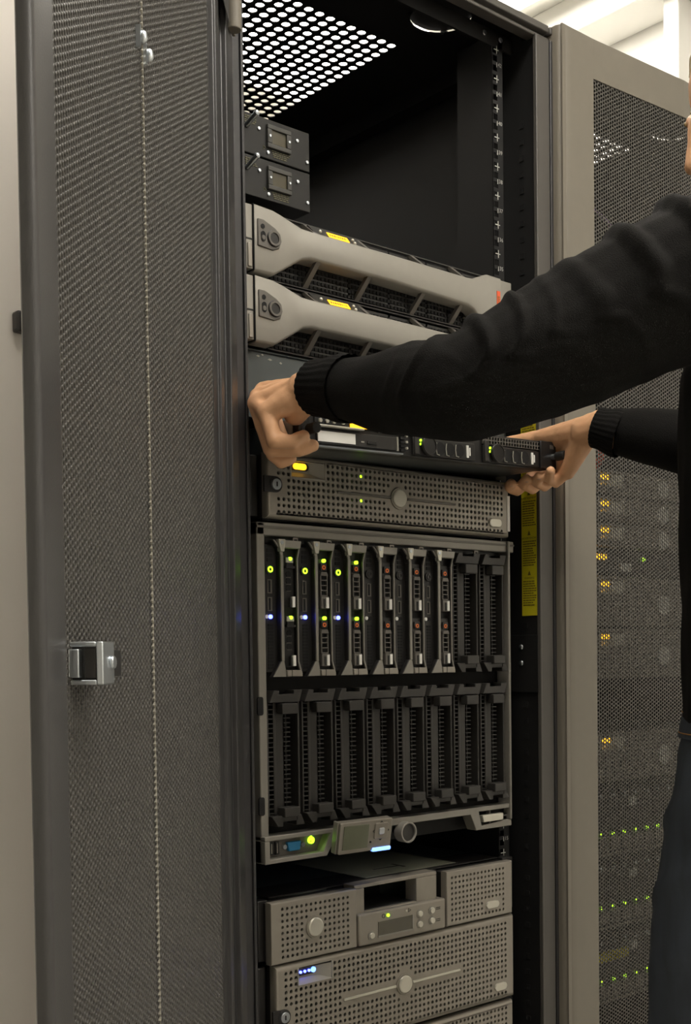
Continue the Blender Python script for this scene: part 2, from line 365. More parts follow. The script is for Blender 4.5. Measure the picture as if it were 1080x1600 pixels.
# ------------------------------------------------------------------ doors
def door(rack, hinge, ang, W, m0, m1, bulge, flip, yb=-.032, pm=PAINT, mm=MESHP):
    d = part(rack, 'door'); d.location = hinge; d.rotation_euler = (0, 0, ang)
    zb, zt, z0, z1 = .06, 1.908+Z0, .12, 1.848+Z0; fold = (m0+m1)/2
    def yf(x): return yb-bulge*np.clip(1-np.abs(np.asarray(x)-fold)/(fold-m0), 0, 1)
    if flip: yfun = yf; t = .0016
    else: yfun = lambda x: yf(x)+.0016; t = -.0016
    hexmesh('mesh_panel', m0-.004, m1+.004, z0, z1, .0062, .00255, yfun, t, mm, d)
    g = G()   # sheet border around the mesh, folded like the mesh
    for x0, x1 in ((.004, m0), (m1, W-.012)): g.box(x0, x1, yb-.0012, yb+.0022, zb, zt)
    for za, zc in ((zb, z0+.004), (z1-.002, zt)):
        for xa, xb in ((m0, fold), (fold, m1)):
            ya, yc = float(yf(xa)), float(yf(xb))
            g._a([(xa, ya-.0012, za), (xb, yc-.0012, za), (xb, yc+.0022, za), (xa, ya+.0022, za), (xa, ya-.0012, zc), (xb, yc-.0012, zc), (xb, yc+.0022, zc), (xa, ya+.0022, zc)],
                 [(0, 3, 2, 1), (4, 5, 6, 7), (0, 1, 5, 4), (1, 2, 6, 5), (2, 3, 7, 6), (3, 0, 4, 7)])
    g.build('border', pm, d)
    return d, zb, zt, yb
HX, HY = -.066, -.062
d, zb, zt, yb = door(main, (HX, HY, 0), math.radians(-138), .612, .100, .562, .005, False, .001, PAINT_SHADED, mat('door_inside_mesh', (.078, .074, .068), .42, 0, .08, 60))
# returned edges of the open leaf: rounded free edge and the channel along the hinge
G().ext([(.562, yb-.002, zb), (.562, yb+.0025, zb), (.597, yb+.003, zb)]+[(.597+.008*math.sin(q_*math.pi/12), yb-.005+.008*math.cos(q_*math.pi/12), zb) for q_ in range(1, 7)]+[(.605, yb-.008, zb), (.602, yb-.010, zb), (.59, yb-.008, zb)], (0, 0, zt-zb)).build('edge_channel', PAINT_SHADED, d, smooth=35)
G().ext([(.100, yb-.002, zb), (.100, yb+.0025, zb), (.084, yb+.003, zb), (.083, yb+.007, zb), (.072, yb+.008, zb), (.071, yb+.003, zb), (.046, yb+.003, zb), (.045, yb+.010, zb), (.020, yb+.011, zb), (.014, yb+.008, zb), (.012, yb-.02, zb)], (0, 0, zt-zb)).build('hinge_channel', PAINT2, d, .0012)
for hz in (1.675+Z0, .24):
    hg = G().cyl((.030, yb+.016, hz), (.030, yb+.016, hz+.13), .009, 16).box(.004, .030, yb+.008, yb+.012, hz+.006, hz+.13).build('hinge', PAINT, d, .001)
    G().ext([(.044, yb+.006, hz+.03), (.072, yb+.008, hz+.015), (.072, yb+.014, hz+.015), (.044, yb+.014, hz)], (0, 0, .11)).build('hinge_leaf', PAINT2, hg, .001)
# folded seam down the mesh, light on its cut edges painted as pale colour
n_ = int((1.84+Z0-.12)/.0062)
G().tube([(.331+(.0012 if k % 2 else -.0012), yb-.0015, .122+k*.0031) for k in range(2*n_)], [.0015 if k % 2 else .0005 for k in range(2*n_)], 5).build('mesh_seam', mat('seam_glint', (.42, .40, .34), .4, .4), d, normals=False)
# latch bracket on the inside of the leaf
lz = 1.022; lh = .0168
latch = G().box(.548, .5505, yb+.022, yb+.027, lz-lh, lz+lh).box(.548, .5505, yb+.001, yb+.022, lz+lh-.004, lz+lh).box(.548, .5505, yb+.001, yb+.022, lz-lh, lz-lh+.004).box(.524, .5505, yb+.025, yb+.0275, lz-lh, lz+lh).build('latch', STEEL, d, .0012)
G().box(.544, .549, yb+.012, yb+.0215, lz-.0118, lz+.0118).build('latch_block', DARKP, latch, .0008)
G().box(.546, .554, yb+.001, yb+.0095, lz-.0110, lz+.0110).build('latch_tongue', STEEL, latch, .001)
G().box(.500, .524, yb+.010, yb+.0245, lz-.0105, lz+.0105).build('latch_housing', BLACKP, latch, .0006)
G().box(.520, .546, yb+.001, yb+.024, lz-.013, lz+.013).build('latch_body', BLACKP, latch, .0006)
G().cyl((.530, yb+.027, lz+.0005), (.530, yb+.030, lz+.0005), .0052, 14).build('screw_head', STEEL, latch, .001)
# two zinc clips on the folded seam of the leaf
for xx, zz in ((.341, 1.602), (.323, 1.594)):
    G().ball((xx, yb+.003, zz), (.0042, .0040, .0068), 12, 10).box(xx+.003, xx+.0045, yb-.003, yb+.002, zz-.010, zz+.010).build('clip', STEEL, d)

# neighbour rack to the right, door closed
neigh = server_rack('closed grey server cabinet with fine mesh door, standing behind the person', .6055)
d2, zb, zt, yb2 = door(neigh, (-.056, -.034, 0), 0, .594, .080, .535, .014, True)
G().ext([(.080, yb2, zb), (.030, yb2-.001, zb), (.014, yb2-.002, zb), (.005, yb2+.002, zb), (.001, yb2+.010, zb), (.001, yb2+.030, zb), (.006, yb2+.030, zb), (.010, yb2+.008, zb), (.030, yb2+.003, zb), (.080, yb2+.003, zb)], (0, 0, zt-zb)).build('edge_channel', PAINT, d2, .002, 3)
G().ext([(.535, yb2, zb), (.580, yb2-.001, zb), (.592, yb2+.006, zb), (.594, yb2+.030, zb), (.588, yb2+.030, zb), (.584, yb2+.010, zb), (.535, yb2+.003, zb)], (0, 0, zt-zb)).build('edge_channel', PAINT, d2, .002, 3)

# ------------------------------------------------------------------ equipment builders (local: x from the panel's left end, y = 0 rail plane, z from the slot's bottom)
def chassis(t, x0, x1, z0, z1, y0=0, y1=.62, m=BLACK): return G().box(x0, x1, y0, y1, z0, z1).build('chassis', m, t)

def loft_bar(secs, yb):
    g = G(); L = []
    for x, zl, zh, yf in secs:
        c = .004; L.append([(x, yb, zh), (x, yf+c, zh), (x, yf+c*.3, zh-c*.3), (x, yf, zh-c), (x, yf, zl+c), (x, yf+c*.3, zl+c*.3), (x, yf+c, zl), (x, yb, zl)])
    n = 8
    for r in L: g.v += r
    for i in range(len(L)-1):
        for k in range(n): g.f.append((i*n+k, i*n+(k+1) % n, (i+1)*n+(k+1) % n, (i+1)*n+k))
    g.f += [tuple(range(n)), tuple(range(len(L)*n-1, (len(L)-1)*n-1, -1))]
    return g

def silver_server(b, label, sticker):
    t = thing('rack_server', label, 'server', (0, 0, Z0+b*U))
    chassis(t, .018, .464, .001, .086, -.002, .66)
    # drive bays behind the bezel
    g = G()
    for i in range(6):
        for j in range(2): g.box(.022+i*.073, .092+i*.073, -.010, -.002, .003+j*.042, .042+j*.042)
    g.build('drive_bays', BLACKP, t, .001)
    g = G()
    for i in range(66):
        for j in range(5):
            for zz in (.004, .046): g.box(.024+i*.0066, .0282+i*.0066, -.0118, -.009, zz+j*.0072, zz+j*.0072+.0045)
    g.build('vent_grille', VOID, t, smooth=0)
    s = lambda u: u*U
    bar = loft_bar([(-.007, s(.03), s(1.95), -.032), (.022, s(.03), s(1.90), -.033), (.034, s(.20), s(1.83), -.0335), (.066, s(.66), s(1.60), -.035), (.078, s(.72), s(1.56), -.038),
                    (.22, s(.70), s(1.54), -.040), (.372, s(.60), s(1.53), -.038), (.386, s(.53), s(1.57), -.036), (.408, s(.18), s(1.78), -.0345), (.418, s(.03), s(1.86), -.034), (.447, s(.03), s(1.86), -.033)], -.012)
    bez = bar.build('bezel', SILVER, t, smooth=50)
    for x in (.090, .180, .283, .362): # ribs above and below the bar
        G()._a([(x, -.036, s(1.50)), (x+.006, -.036, s(1.50)), (x+.002, -.012, s(1.96)), (x-.006, -.012, s(1.96)), (x, -.030, s(1.46)), (x+.006, -.030, s(1.46)), (x+.002, -.006, s(1.92)), (x-.006, -.006, s(1.92))],
               [(0, 1, 2, 3), (4, 7, 6, 5), (0, 4, 5, 1), (1, 5, 6, 2), (2, 6, 7, 3), (3, 7, 4, 0)]).build('rib', RIBG, bez)
        G()._a([(x, -.036, s(.74)), (x+.007, -.036, s(.74)), (x+.002, -.012, s(.06)), (x-.006, -.012, s(.06)), (x, -.030, s(.78)), (x+.007, -.030, s(.78)), (x+.002, -.006, s(.1)), (x-.006, -.006, s(.1))],
               [(0, 1, 2, 3), (4, 7, 6, 5), (0, 4, 5, 1), (1, 5, 6, 2), (2, 6, 7, 3), (3, 7, 4, 0)]).build('rib', RIBG, bez)
    G().box(.025, .44, -.013, -.009, s(1.93), s(1.965)).box(.025, .44, -.013, -.009, s(.02), s(.05)).build('bezel_edge', DARKP, bez)
    # control panel with amber display
    cp = G()._a([(.093, -.034, s(1.50)), (.176, -.034, s(1.50)), (.172, -.020, s(1.88)), (.088, -.020, s(1.88)), (.093, -.018, s(1.50)), (.176, -.018, s(1.50)), (.172, -.008, s(1.88)), (.088, -.008, s(1.88))],
                [(0, 1, 2, 3), (4, 7, 6, 5), (0, 4, 5, 1), (1, 5, 6, 2), (2, 6, 7, 3), (3, 7, 4, 0)]).build('control_panel', DARKP, t)
    def on(x, u, off): # a point on the slanted control panel
        k = (u-1.5)/.38; return (x, -.034+.014*k-off, s(u))
    G()._a([on(.116, 1.60, .001), on(.151, 1.60, .001), on(.151, 1.78, .001), on(.116, 1.78, .001), on(.116, 1.60, -.002), on(.151, 1.60, -.002), on(.151, 1.78, -.002), on(.116, 1.78, -.002)],
           [(0, 1, 2, 3), (4, 7, 6, 5), (0, 4, 5, 1), (1, 5, 6, 2), (2, 6, 7, 3), (3, 7, 4, 0)]).build('display', AMBER, cp)
    g = G(); xx = .118
    while xx < .147:
        wd = .0012+random.random()*.002; p = on(xx, 1.65, .0014); q = on(xx+wd, 1.73, .0014); g.quad(p, (q[0], p[1], p[2]), q, (p[0], q[1], q[2])); xx += wd+.0012
    g.build('display_text', mat('display_text', (.25, .10, .01), .6), cp, smooth=0)
    for xx, uu in ((.103, 1.72), (.160, 1.62), (.160, 1.74)): G().ball(on(xx, uu, .001), .0026, 10, 6).build('button', PALE, cp)
    # lock plate
    lk = G().prism([(-.003, .034), (.020, .032), (.030, .036), (.034, .046), (.032, .055), (.024, .061), (.006, .068), (-.003, .068)], -.0345, -.031).build('lock_plate', RIBG, t, .001)
    G().disc(.021, .047, -.036, -.033, .0105, 20).build('keyhole', BLACKP, lk, .0008)
    G().ring(.021, .047, -.0372, -.035, .007, .0095).build('keyhole_ring', RIBG, lk)
    G().capsule_xz(.001, .008, .040, .053, -.0353, -.033).build('slider', VOID, lk); G().capsule_xz(.002, .007, .042, .048, -.0358, -.034).build('slider_tab', RIBG, lk)
    G().capsule_xz(.001, .007, .056, .062, -.0353, -.033).build('slider', VOID, lk)
    G().box(-.0080, -.0069, -.0316, -.012, .003, .086).build('bezel_gap', VOID, t)
    # ears
    for x0, x1 in ((-.0185, -.0080), (.460, .4845)):
        ye = -.029 if x0 < 0 else -.020; e = G().box(x0, x1, ye, .0, .004, .085).build('ear', SILVER, t, .001)
        G().box(x0-.0004, x1+.0004, ye-.0005, ye+.0005, .0405, .0425).build('ear_seam', INK, e); G().box(x0+.002, x1-.002, ye-.002, ye+.0005, .006, .036).build('ear_latch', SILVER2, e, .001)
    if sticker: 
        st = G().box(.4375, .4445, -.0342, -.0328, s(.48), s(1.38)).build('sticker', ORANGE, t)
        text('sticker_text', 'REMOVE', .0068, INKY, st, Matrix.Translation((.441, -.0346, s(.93))) @ FRONT @ Matrix.Rotation(math.pi/2, 4, 'Z'))
    return t
silver_server(32, 'silver server with dogbone bezel and a red sticker on its end', True)
silver_server(30, 'silver dogbone-bezel server without sticker, just above the plain dark panel', False)

# small power units in the upper left of the cabinet
DARKP2 = mat('meter_grey', (.05, .049, .044), .45)
def power_unit(z, label):
    t = thing('power_unit', label, 'power unit', (0, 0, z), 'small power units in the cabinet top')
    G().box(-.028, .105, -.004, .20, 0, .0515).build('case', DULLDARK, t, .001)
    fr = G()
    for bx in ((.034, .072, .014, .020), (.034, .072, .038, .044), (.034, .041, .02, .038), (.065, .072, .02, .038)): fr.box(bx[0], bx[1], -.008, -.003, bx[2], bx[3])
    f = fr.build('meter_frame', DARKP2, t, .0008); G().box(.041, .065, -.0055, -.003, .020, .038).build('meter_window', LCDD, f)
    for sx in (.0375, .0685): G().disc(sx, .029, -.009, -.007, .0016, 8).build('frame_screw', STEEL, f)
    for sx, sz in ((.022, .035), (.084, .036), (.036, .008), (.100, .012)): screw(t, sx, -.004, sz, .0024)
    g = G(); 
    for k in range(4):
        xx = .042+.001*k
        while xx < .068-.001*k: L = .002+.003*random.random(); g.box(xx, xx+L, -.0048, -.0036, .0115-.0024*k, .0125-.0024*k); xx += L+.001
    g.build('printed_text', mat('dim_print', (.16, .15, .09), .7), t, smooth=0); g = G()
    for k in range(4):
        xx = .0
        while xx < .016: L = .002+.003*random.random(); g.box(xx, xx+L, -.0048, -.0036, .046-.0026*k, .047-.0026*k); xx += L+.001
    g.build('printed_text', mat('dim_print', (.16, .15, .09), .7), t, smooth=0)
    G().ring(.030, .013, -.0048, -.0036, .003, .0024, 3).build('warning_sign', mat('dim_print', (.16, .15, .09)), t)
    G().cyl((.003, -.004, .034), (.006, -.024, .044), .0035, 10).ball((.006, -.022, .044), .0042, 10, 6).build('switch_lever', STEEL, t)
    return t
DULLDARK = mat('dark_case', (.009, .0088, .008), .45, .2, .1, 40)
power_unit(Z0+34.42*U, 'dark power unit with small meter window, the lower of two')
power_unit(Z0+34.42*U+.0535, 'dark power unit with small meter window, the upper of two')

# plain panel under the silver servers
t = thing('blank_panel', 'plain dark grey metal panel with chipped upper edge above the half-pulled server', 'panel', (0, 0, Z0+28*U))
G().box(-.004, .4826, -.004, -.001, .001, .0865).build('plate', DULLSTEEL, t, .0006)
G().box(-.004, .4826, -.008, -.001, .0862, .0884).build('lip', DULLSTEEL, t, .0006)
for x, z, w_ in ((.012, .081, .006), (.030, .079, .008), (.049, .077, .005), (.020, .0835, .004)):
    G().prism([(x, z), (x+w_*.6, z-.0012), (x+w_, z+.0002), (x+w_*.5, z+.0016)], -.0046, -.0036).build('paint_chip', CHIP, t)
G().box(.02, .46, 0, .05, .004, .084).build('backing', BLACK, t)

# pulled one-unit server
t = thing('rack_server', 'slim black server being pulled out by both hands', 'server', (.2413, -.10, Z0+27.03*U), rot=(0, math.radians(-1.7), 0))
ox = -.2413
sv = t
G().box(ox+.018, ox+.464, .002, .70, .001, .0405).build('chassis', DULLSTEEL, t, .001)
G().box(ox+.014, ox+.468, -.004, .012, .0005, .0425).build('front_panel', BLACKP, t, .001)
G().box(ox+.02, ox+.17, -.0125, -.004, .0005, .0025).build('bottom_lip', STEEL, t)
G().box(ox+.028, ox+.105, -.012, -.003, .0265, .0290).build('silver_strip', PALE, t, .001)
pn = G().box(ox+.028, ox+.20, -.006, -.003, .0295, .0415).build('control_strip', VOID, t)
G().box(ox+.085, ox+.12, -.0075, -.005, .0300, .0395).build('display', AMBER, pn)
for x in (.036, .047, .058, .073): G().disc(ox+x, .0345, -.0085, -.005, .0026, 10).build('button', PALE, pn)
od = G().box(ox+.030, ox+.166, -.007, -.003, .0065, .0235).build('optical_drive', DARKP, t, .0008)
G().box(ox+.031, ox+.092, -.0078, -.0066, .0085, .0215).build('white_label', LABELW, od)
G().box(ox+.112, ox+.128, -.0085, -.006, .0110, .0150).build('eject_button', BLACKP, od, .0005); G().box(ox+.102, ox+.107, -.0076, -.0066, .0120, .0138).build('drive_led', PALE, od)
G().box(ox+.1635, ox+.1655, -.0085, -.006, .006, .024).build('drive_edge', PALE, od)
G().box(ox+.135, ox+.146, -.0066, -.0036, .0275, .0335).disc(ox+.1405, .0305, -.0072, -.005, .002, 8).build('badge', LABELW, t)
g = G()
for k in range(5): g.box(ox+.171, ox+.179, -.0072, -.003, .006+k*.0052, .0095+k*.0052)
g.build('vent', VOID, t, smooth=0)
for k in range(3): G().disc(ox+.183, .011+k*.008, -.0068, -.003, .0017, 10).build('pin', PALE, t)
for dx in (.193, .328):  # two drive carriers
    c = G().box(ox+dx, ox+dx+.118, -.008, -.002, .003, .0265).build('drive_carrier', BLACKP, t, .001)
    G().box(ox+dx+.001, ox+dx+.010, -.010, -.007, .004, .0325).build('carrier_latch', DARKP, c, .0008)
    for zz in (.018, .023): G().disc(ox+dx+.013, zz, -.0095, -.007, .0017, 8).build('drive_led', GREENL, c)
    G().disc(ox+dx+.026, .0165, -.0130, -.006, .0135, 24).build('carrier_dial', BLACKP, c, .001)
    G().ring(ox+dx+.026, .0165, -.0140, -.012, .011, .0125).build('dial_ring', DARKP, c)
    for k in range(3):
        G().capsule_xz(ox+dx+.041+k*.0185, ox+dx+.0585+k*.0185, .0055, .0235, -.0086, -.007).build('air_slot', VOID, c)
        g = G(); g.tube([(ox+dx+.041+k*.0185+.001, -.0095, .022), (ox+dx+.041+k*.0185-.0002, -.0095, .0145), (ox+dx+.041+k*.0185+.001, -.0095, .0065), (ox+dx+.041+k*.0185+.006, -.0095, .0055)], .0007, 6); g.build('slot_rim', PALE, c)
    G().box(ox+dx+.100, ox+dx+.104, -.0095, -.007, .006, .023).build('white_label', LABELW, c); G().box(ox+dx+.1055, ox+dx+.108, -.009, -.007, .009, .020).build('white_label', LABELW, c)
g = G(); squarecells(g, ox+.328, .0285, .0058, .0055, 21, 2, .0021, -.0075, .003, sq=True); g.build('vent_grille', RIBG, t, smooth=0)
for x0, x1 in ((0, .018), (.448, .4826)): # ears with thumb screws
    e = G().box(ox+x0, ox+x1, -.010, .004, .002, .042).build('ear', BLACKP, t, .001)
    xc = ox+x1-.008 if x0 > .1 else ox+.009
    G().cyl((xc, -.010, .0195), (xc, -.018, .0195), .0045, 14).build('screw_shank', STEEL, e); G().cyl((xc, -.018, .0195), (xc, -.034, .0195), .0068, 16).build('thumb_screw', RUBBER, e, .001)
    G().box(ox+x1-.014, ox+x1-.006, -.0105, -.009, .031, .037).build('tiny_label', RIBG, e)

# perforated-bezel machines
def perf_bezel(t, x0, x1, z0, z1, yf, depth, rad, gx, gz, nx, nz, px, pz, r, skip, m=SILVER2):
    g = G(); a0, a1, c0, c1 = gx, gx+nx*px, gz, gz+nz*pz
    squarecells(g, gx, gz, px, pz, nx, nz, r, yf, .003, skip)
    e0, e1, f0, f1 = x0+rad*.6, x1-rad*.6, z0+rad, z1-rad
    q = lambda x_0, x_1, z_0, z_1: g.quad((x_0, yf, z_0), (x_1, yf, z_0), (x_1, yf, z_1), (x_0, yf, z_1))
    q(e0, a0, f0, f1); q(a1, e1, f0, f1); q(a0, a1, f0, c0); q(a0, a1, c1, f1)
    # rounded rim
    n = 5; loops = []
    for k in range(n+1):
        an = k/n*math.pi/2; s_, c_ = math.sin(an), 1-math.cos(an)
        ix, iz = rad*.6*(1-s_), rad*(1-s_); y = yf+rad*c_
        loops.append([(x0+ix, y, z0+iz), (x1-ix, y, z0+iz), (x1-ix, y, z1-iz), (x0+ix, y, z1-iz)])
    loops.append([(x0, yf+depth, z0), (x1, yf+depth, z0), (x1, yf+depth, z1), (x0, yf+depth, z1)])
    b = len(g.v)
    for l in loops: g.v += l
    for k in range(len(loops)-1):
        for i in range(4): g.f.append((b+4*k+i, b+4*k+(i+1) % 4, b+4*k+4+(i+1) % 4, b+4*k+4+i))
    o = g.build('bezel', m, t, smooth=40, normals=False)
    G().box(x0+.0012, x1-.0012, yf+.0115, -.001, z0+.002, z1-.002).build('bezel_backing', BLACKP, t)
    return o
def scoop(parent, x0, x1, z0, z1, yf, lit, m=SILVER):
    """indicator recess: flat window on the left, slanted cheek on the right"""
    xm = x0+(x1-x0)*.62; d = .012; zi = z0+(z1-z0)*.35; g = G()
    g.quad((x0, yf+d*.6, zi), (xm, yf+d*.6, zi), (xm, yf+d*.6, z1-.002), (x0, yf+d*.6, z1-.002))
    g.quad((xm, yf+d*.6, zi), (x1-.002, yf, z0+.002), (x1-.002, yf, z1-.002), (xm, yf+d*.6, z1-.002))
    g.quad((x0, yf, z0+.002), (x1-.002, yf, z0+.002), (xm, yf+d*.6, zi), (x0, yf+d*.6, zi))
    g.quad((x0, yf, z0+.002), (x0, yf+d*.6, zi), (x0, yf+d*.6, z1-.002), (x0, yf, z1-.002))
    g.quad((x0, yf, z1-.002), (x0, yf+d*.6, z1-.002), (xm, yf+d*.6, z1-.002), (x1-.002, yf, z1-.002))
    s_ = g.build('indicator_recess', m, parent, normals=False)
    fr = G()
    for b in ((x0-.001, x1, z0, z0+.0022), (x1-.0022, x1, z0, z1), (x0-.002, x0+.0002, z0, z1)): fr.box(b[0], b[1], yf-.0012, yf+.003, b[2], b[3])
    fr.build('recess_rim', m, s_, .0008)
    zc = (zi+z1)/2; xl = x0+.0015
    G().capsule_xz(xl, xm-.002, zc-.0052, zc+.0052, yf+d*.6-.0012, yf+d*.6).build('indicator_window', BLACKP, s_)
    if lit == 'amber': G().capsule_xz(xl+.006, xm-.007, zc-.0040, zc+.0040, yf+d*.6-.003, yf+d*.6-.001).build('indicator_light', AMBER, s_)
    else:
        for k in range(4):
            xk = xl+.006+k*(xm-xl-.013)/3; G().disc(xk, zc, yf+d*.6-.003, yf+d*.6-.001, .0038 if k == 3 else .0019, 12).build('indicator_light', BLUEW if k == 3 else BLUEL, s_)
    return s_
def keylock(t, x, z, yf):
    k = G().disc(x, z, yf-.0015, yf+.002, .0105, 20).box(x-.018, x, yf-.0012, yf+.002, z-.0105, z+.0105).build('lock_boss', BLACKP, t, .0005)
    G().disc(x, z, yf-.004, yf-.001, .0072, 20).build('lock_barrel', STEEL, k, .0006); G().box(x-.0008, x+.0008, yf-.0045, yf-.0035, z-.003, z+.003).build('key_slot', VOID, k)
def perforated_server(b, hu, label, x0, x1, cols, rows, gx, pitch, amber, lockrow, white_tab, gbar, cat='server', leds=()):
    t = thing('rack_server' if cat == 'server' else 'storage_unit', label, cat, (0, 0, Z0+b*U))
    Hh = hu*U; yf = -.032; z0, z1 = .003, Hh-.0015
    gz = (Hh-rows*pitch)/2; zc = gz+rows*pitch/2; xc = gx+cols*pitch/2-.0015
    chassis(t, .02, .4625, .003, Hh-.006, -.002)
    sx0, sx1, sz1 = gx+3*pitch, gx+10*pitch, gz+rows*pitch; sz0 = sz1-3*pitch
    bx0, bx1, bz = x1-.046, x1-.020, gz+pitch*1.9
    def skip(i, j):
        x = gx+(i+.5)*pitch; z = gz+(j+.5)*pitch
        if (x-xc)**2+(z-zc)**2 < .0215**2: return 1
        if abs(z-zc) < pitch*.55 and abs(x-xc) < .118: return 1
        if i in range(3, 10) and z > sz0: return 2
        if bx0-.004 < x < bx1+.004 and abs(z-bz) < .0085: return 1
        if lockrow is not None and x < gx+2.2*pitch and abs(z-lockrow) < .013: return 1
        return 0
    bz_ = perf_bezel(t, x0, x1, z0, z1, yf, .0125, .007, gx, gz, cols, rows, pitch, pitch, .0025, skip)
    scoop(bz_, sx0, sx1, sz0, sz1, yf, 'amber' if amber else 'blue')
    G().disc(xc, zc, yf-.0045, yf+.001, .0128, 28).build('badge', PALE, bz_, .002, 3); G().ring(xc, zc, yf-.002, yf+.001, .0125, .0152, 28).build('badge_ring', SILVER2, bz_, .0006)
    mm = PALE if gbar else RIBG
    for a, c in ((xc-.112, xc-.016), (xc+.016, xc+.112)): G().box(a, c, yf-.0022, yf+.001, zc-.0017, zc+.0017).build('trim_bar', mm, bz_, .0007)
    G().capsule_xz(bx0, bx1, bz-.0062, bz+.0062, yf-.003, yf+.001).build('oval_button', PALE, bz_, .001)
    if lockrow is not None: keylock(bz_, x0+.0125, lockrow, yf)
    if white_tab: G().box(x1-.0055, x1+.0004, yf-.0008, yf+.004, .012, .066).build('white_tab', LABELW, bz_)
    for (lx, lz_) in leds: G().disc(lx, lz_, yf+.0008, yf+.003, .0019, 8).build('status_led', GREENL, bz_)
    for ex0, ex1 in ((-.006, x0-.001), (x1+.001, .4826)):
        if ex1-ex0 > .004: G().box(ex0, ex1, -.012, .0, .005, Hh-.004).build('ear', BLACKP, t, .002)
    return t
P = .00825
s2950 = perforated_server(25, 2, 'grey server with round-hole grille and amber indicator, under the half-pulled server', .007, .4628, 52, 9, .0205, P, True, .046, True, False, leds=((.1649, .0692), (.1649, .0362)))
perforated_server(9, 3, 'three-unit grey machine with round-hole grille and glowing blue indicators', .008, .4655, 52, 14, .0205, P, False, .064, False, True, 'storage')
perforated_server(7, 2, 'grey round-hole grille server at the bottom, under the blue-lit machine', .008, .4628, 52, 9, .0205, P, False, .046, False, False)

# tape loader
t = thing('tape_loader', 'grey tape loader with dark cartridge slot and small display', 'tape loader', (0, 0, Z0+12*U))
Hh = 2*U; G().box(.02, .4625, -.002, .062, .0825, .084).build('lid_front', BLACKP, t); chassis(t, .02, .4625, .002, .084, .062, .62, mat('zinc_lid', (.20, .23, .22), .35, .8, .1, 15))
[G().box(a_, b_, -.014, .0, .004, .084).build('ear_plate', BLACKP, t, .001) for a_, b_ in ((-.006, .010), (.4600, .4826))]
def loader_cheek(x0, x1, cols, rows, gx, gz, skip, name):
    c = part(t, name); g = G()
    perf_bezel(c, x0, x1, .001, .0825, -.032, .0120, .0025, gx, gz, cols, rows, .0079, .0079, .0022, skip); return c
c = loader_cheek(.002, .147, 15, 9, .0165, .0055, lambda i, j: 1 if (i-6.7)**2+(j-4)**2 < 5.2 else 0, 'left_cheek')
G().disc(.0735, .0415, -.0362, -.031, .0128, 26).build('badge', PALE, c, .002, 3); G().ring(.0735, .0415, -.0335, -.031, .0125, .0148, 26).build('badge_ring', SILVER2, c)
c = loader_cheek(.3200, .4618, 15, 9, .327, .0055, lambda i, j: 1 if (8.5 < i < 13.6 and .6 < j < 2.6) else 0, 'right_cheek')
G().capsule_xz(.402, .4295, .0150, .0265, -.0352, -.031).build('oval_button', PALE, c, .001)
g = G() # centre: slot surround
for b in ((.148, .305, .080, .0855), (.148, .166, .042, .080), (.265, .305, .042, .080), (.166, .265, .042, .047)): g.box(b[0], b[1], -.026, -.002, b[2], b[3])
ctr = g.build('slot_surround', SILVER2, t, .001)
G().box(.166, .265, .055, .058, .047, .080).box(.166, .265, -.02, .055, .0465, .0472).box(.185, .190, .01, .02, .0472, .056).build('cartridge_slot', VOID, ctr)
G().box(.305, .320, -.012, -.002, .002, .083).build('spacer', DARKP, t)
kp = G().box(.149, .3155, -.034, -.004, .001, .0455).build('key_panel', SILVER2, t, .003, 3)
fr = G()
for b in ((.183, .250, .0090, .0112), (.2478, .250, .009, .031)): fr.box(b[0], b[1], -.0355, -.033, b[2], b[3])
fr.build('display_rim', SILVER, kp); G().box(.184, .248, -.0347, -.033, .0110, .0305).build('display', LCDD, kp)
for bx, bz in ((.171, .0135), (.263, .0300), (.263, .0150), (.287, .0315), (.287, .0165)):
    bt = G().disc(bx, bz, -.0372, -.033, .0046, 16).build('button', PALE, kp, .001); G().ring(bx, bz, -.0352, -.033, .0046, .0062, 16).build('button_ring', SILVER, bt)
G().disc(.202, .0375, -.0358, -.033, .0022, 10).build('status_led', GREENL, kp); G().disc(.237, .0385, -.0352, -.033, .0015, 8).build('status_light', PALE, kp)
g = G(); g.ring(.194, .0375, -.0345, -.0335, .0024, .0031, 14); g.ring(.243, .0385, -.0345, -.0335, .0034, .0028, 3)
for bx in (.296, .299, .302):
    for bz in (.031, .0335, .0165, .014): g.box(bx, bx+.0022, -.0345, -.0335, bz, bz+.0008)
g.build('printed_marks', INK, kp, smooth=0)
G().box(.20, .38, .01, .19, .0839, .0843).build('paper_label', mat('pale_green_paper', (.35, .36, .28), .7), t)
g = G(); g.box(.25, .30, .05, .055, .0842, .0845); g.box(.30, .305, .04, .07, .0842, .0845); g.build('label_print', INK, t, smooth=0)
for sx in (.05, .10, .13): G().cyl((sx, .1+sx, .084), (sx, .1+sx, .0852), .004, 10).build('screw', STEEL, t)

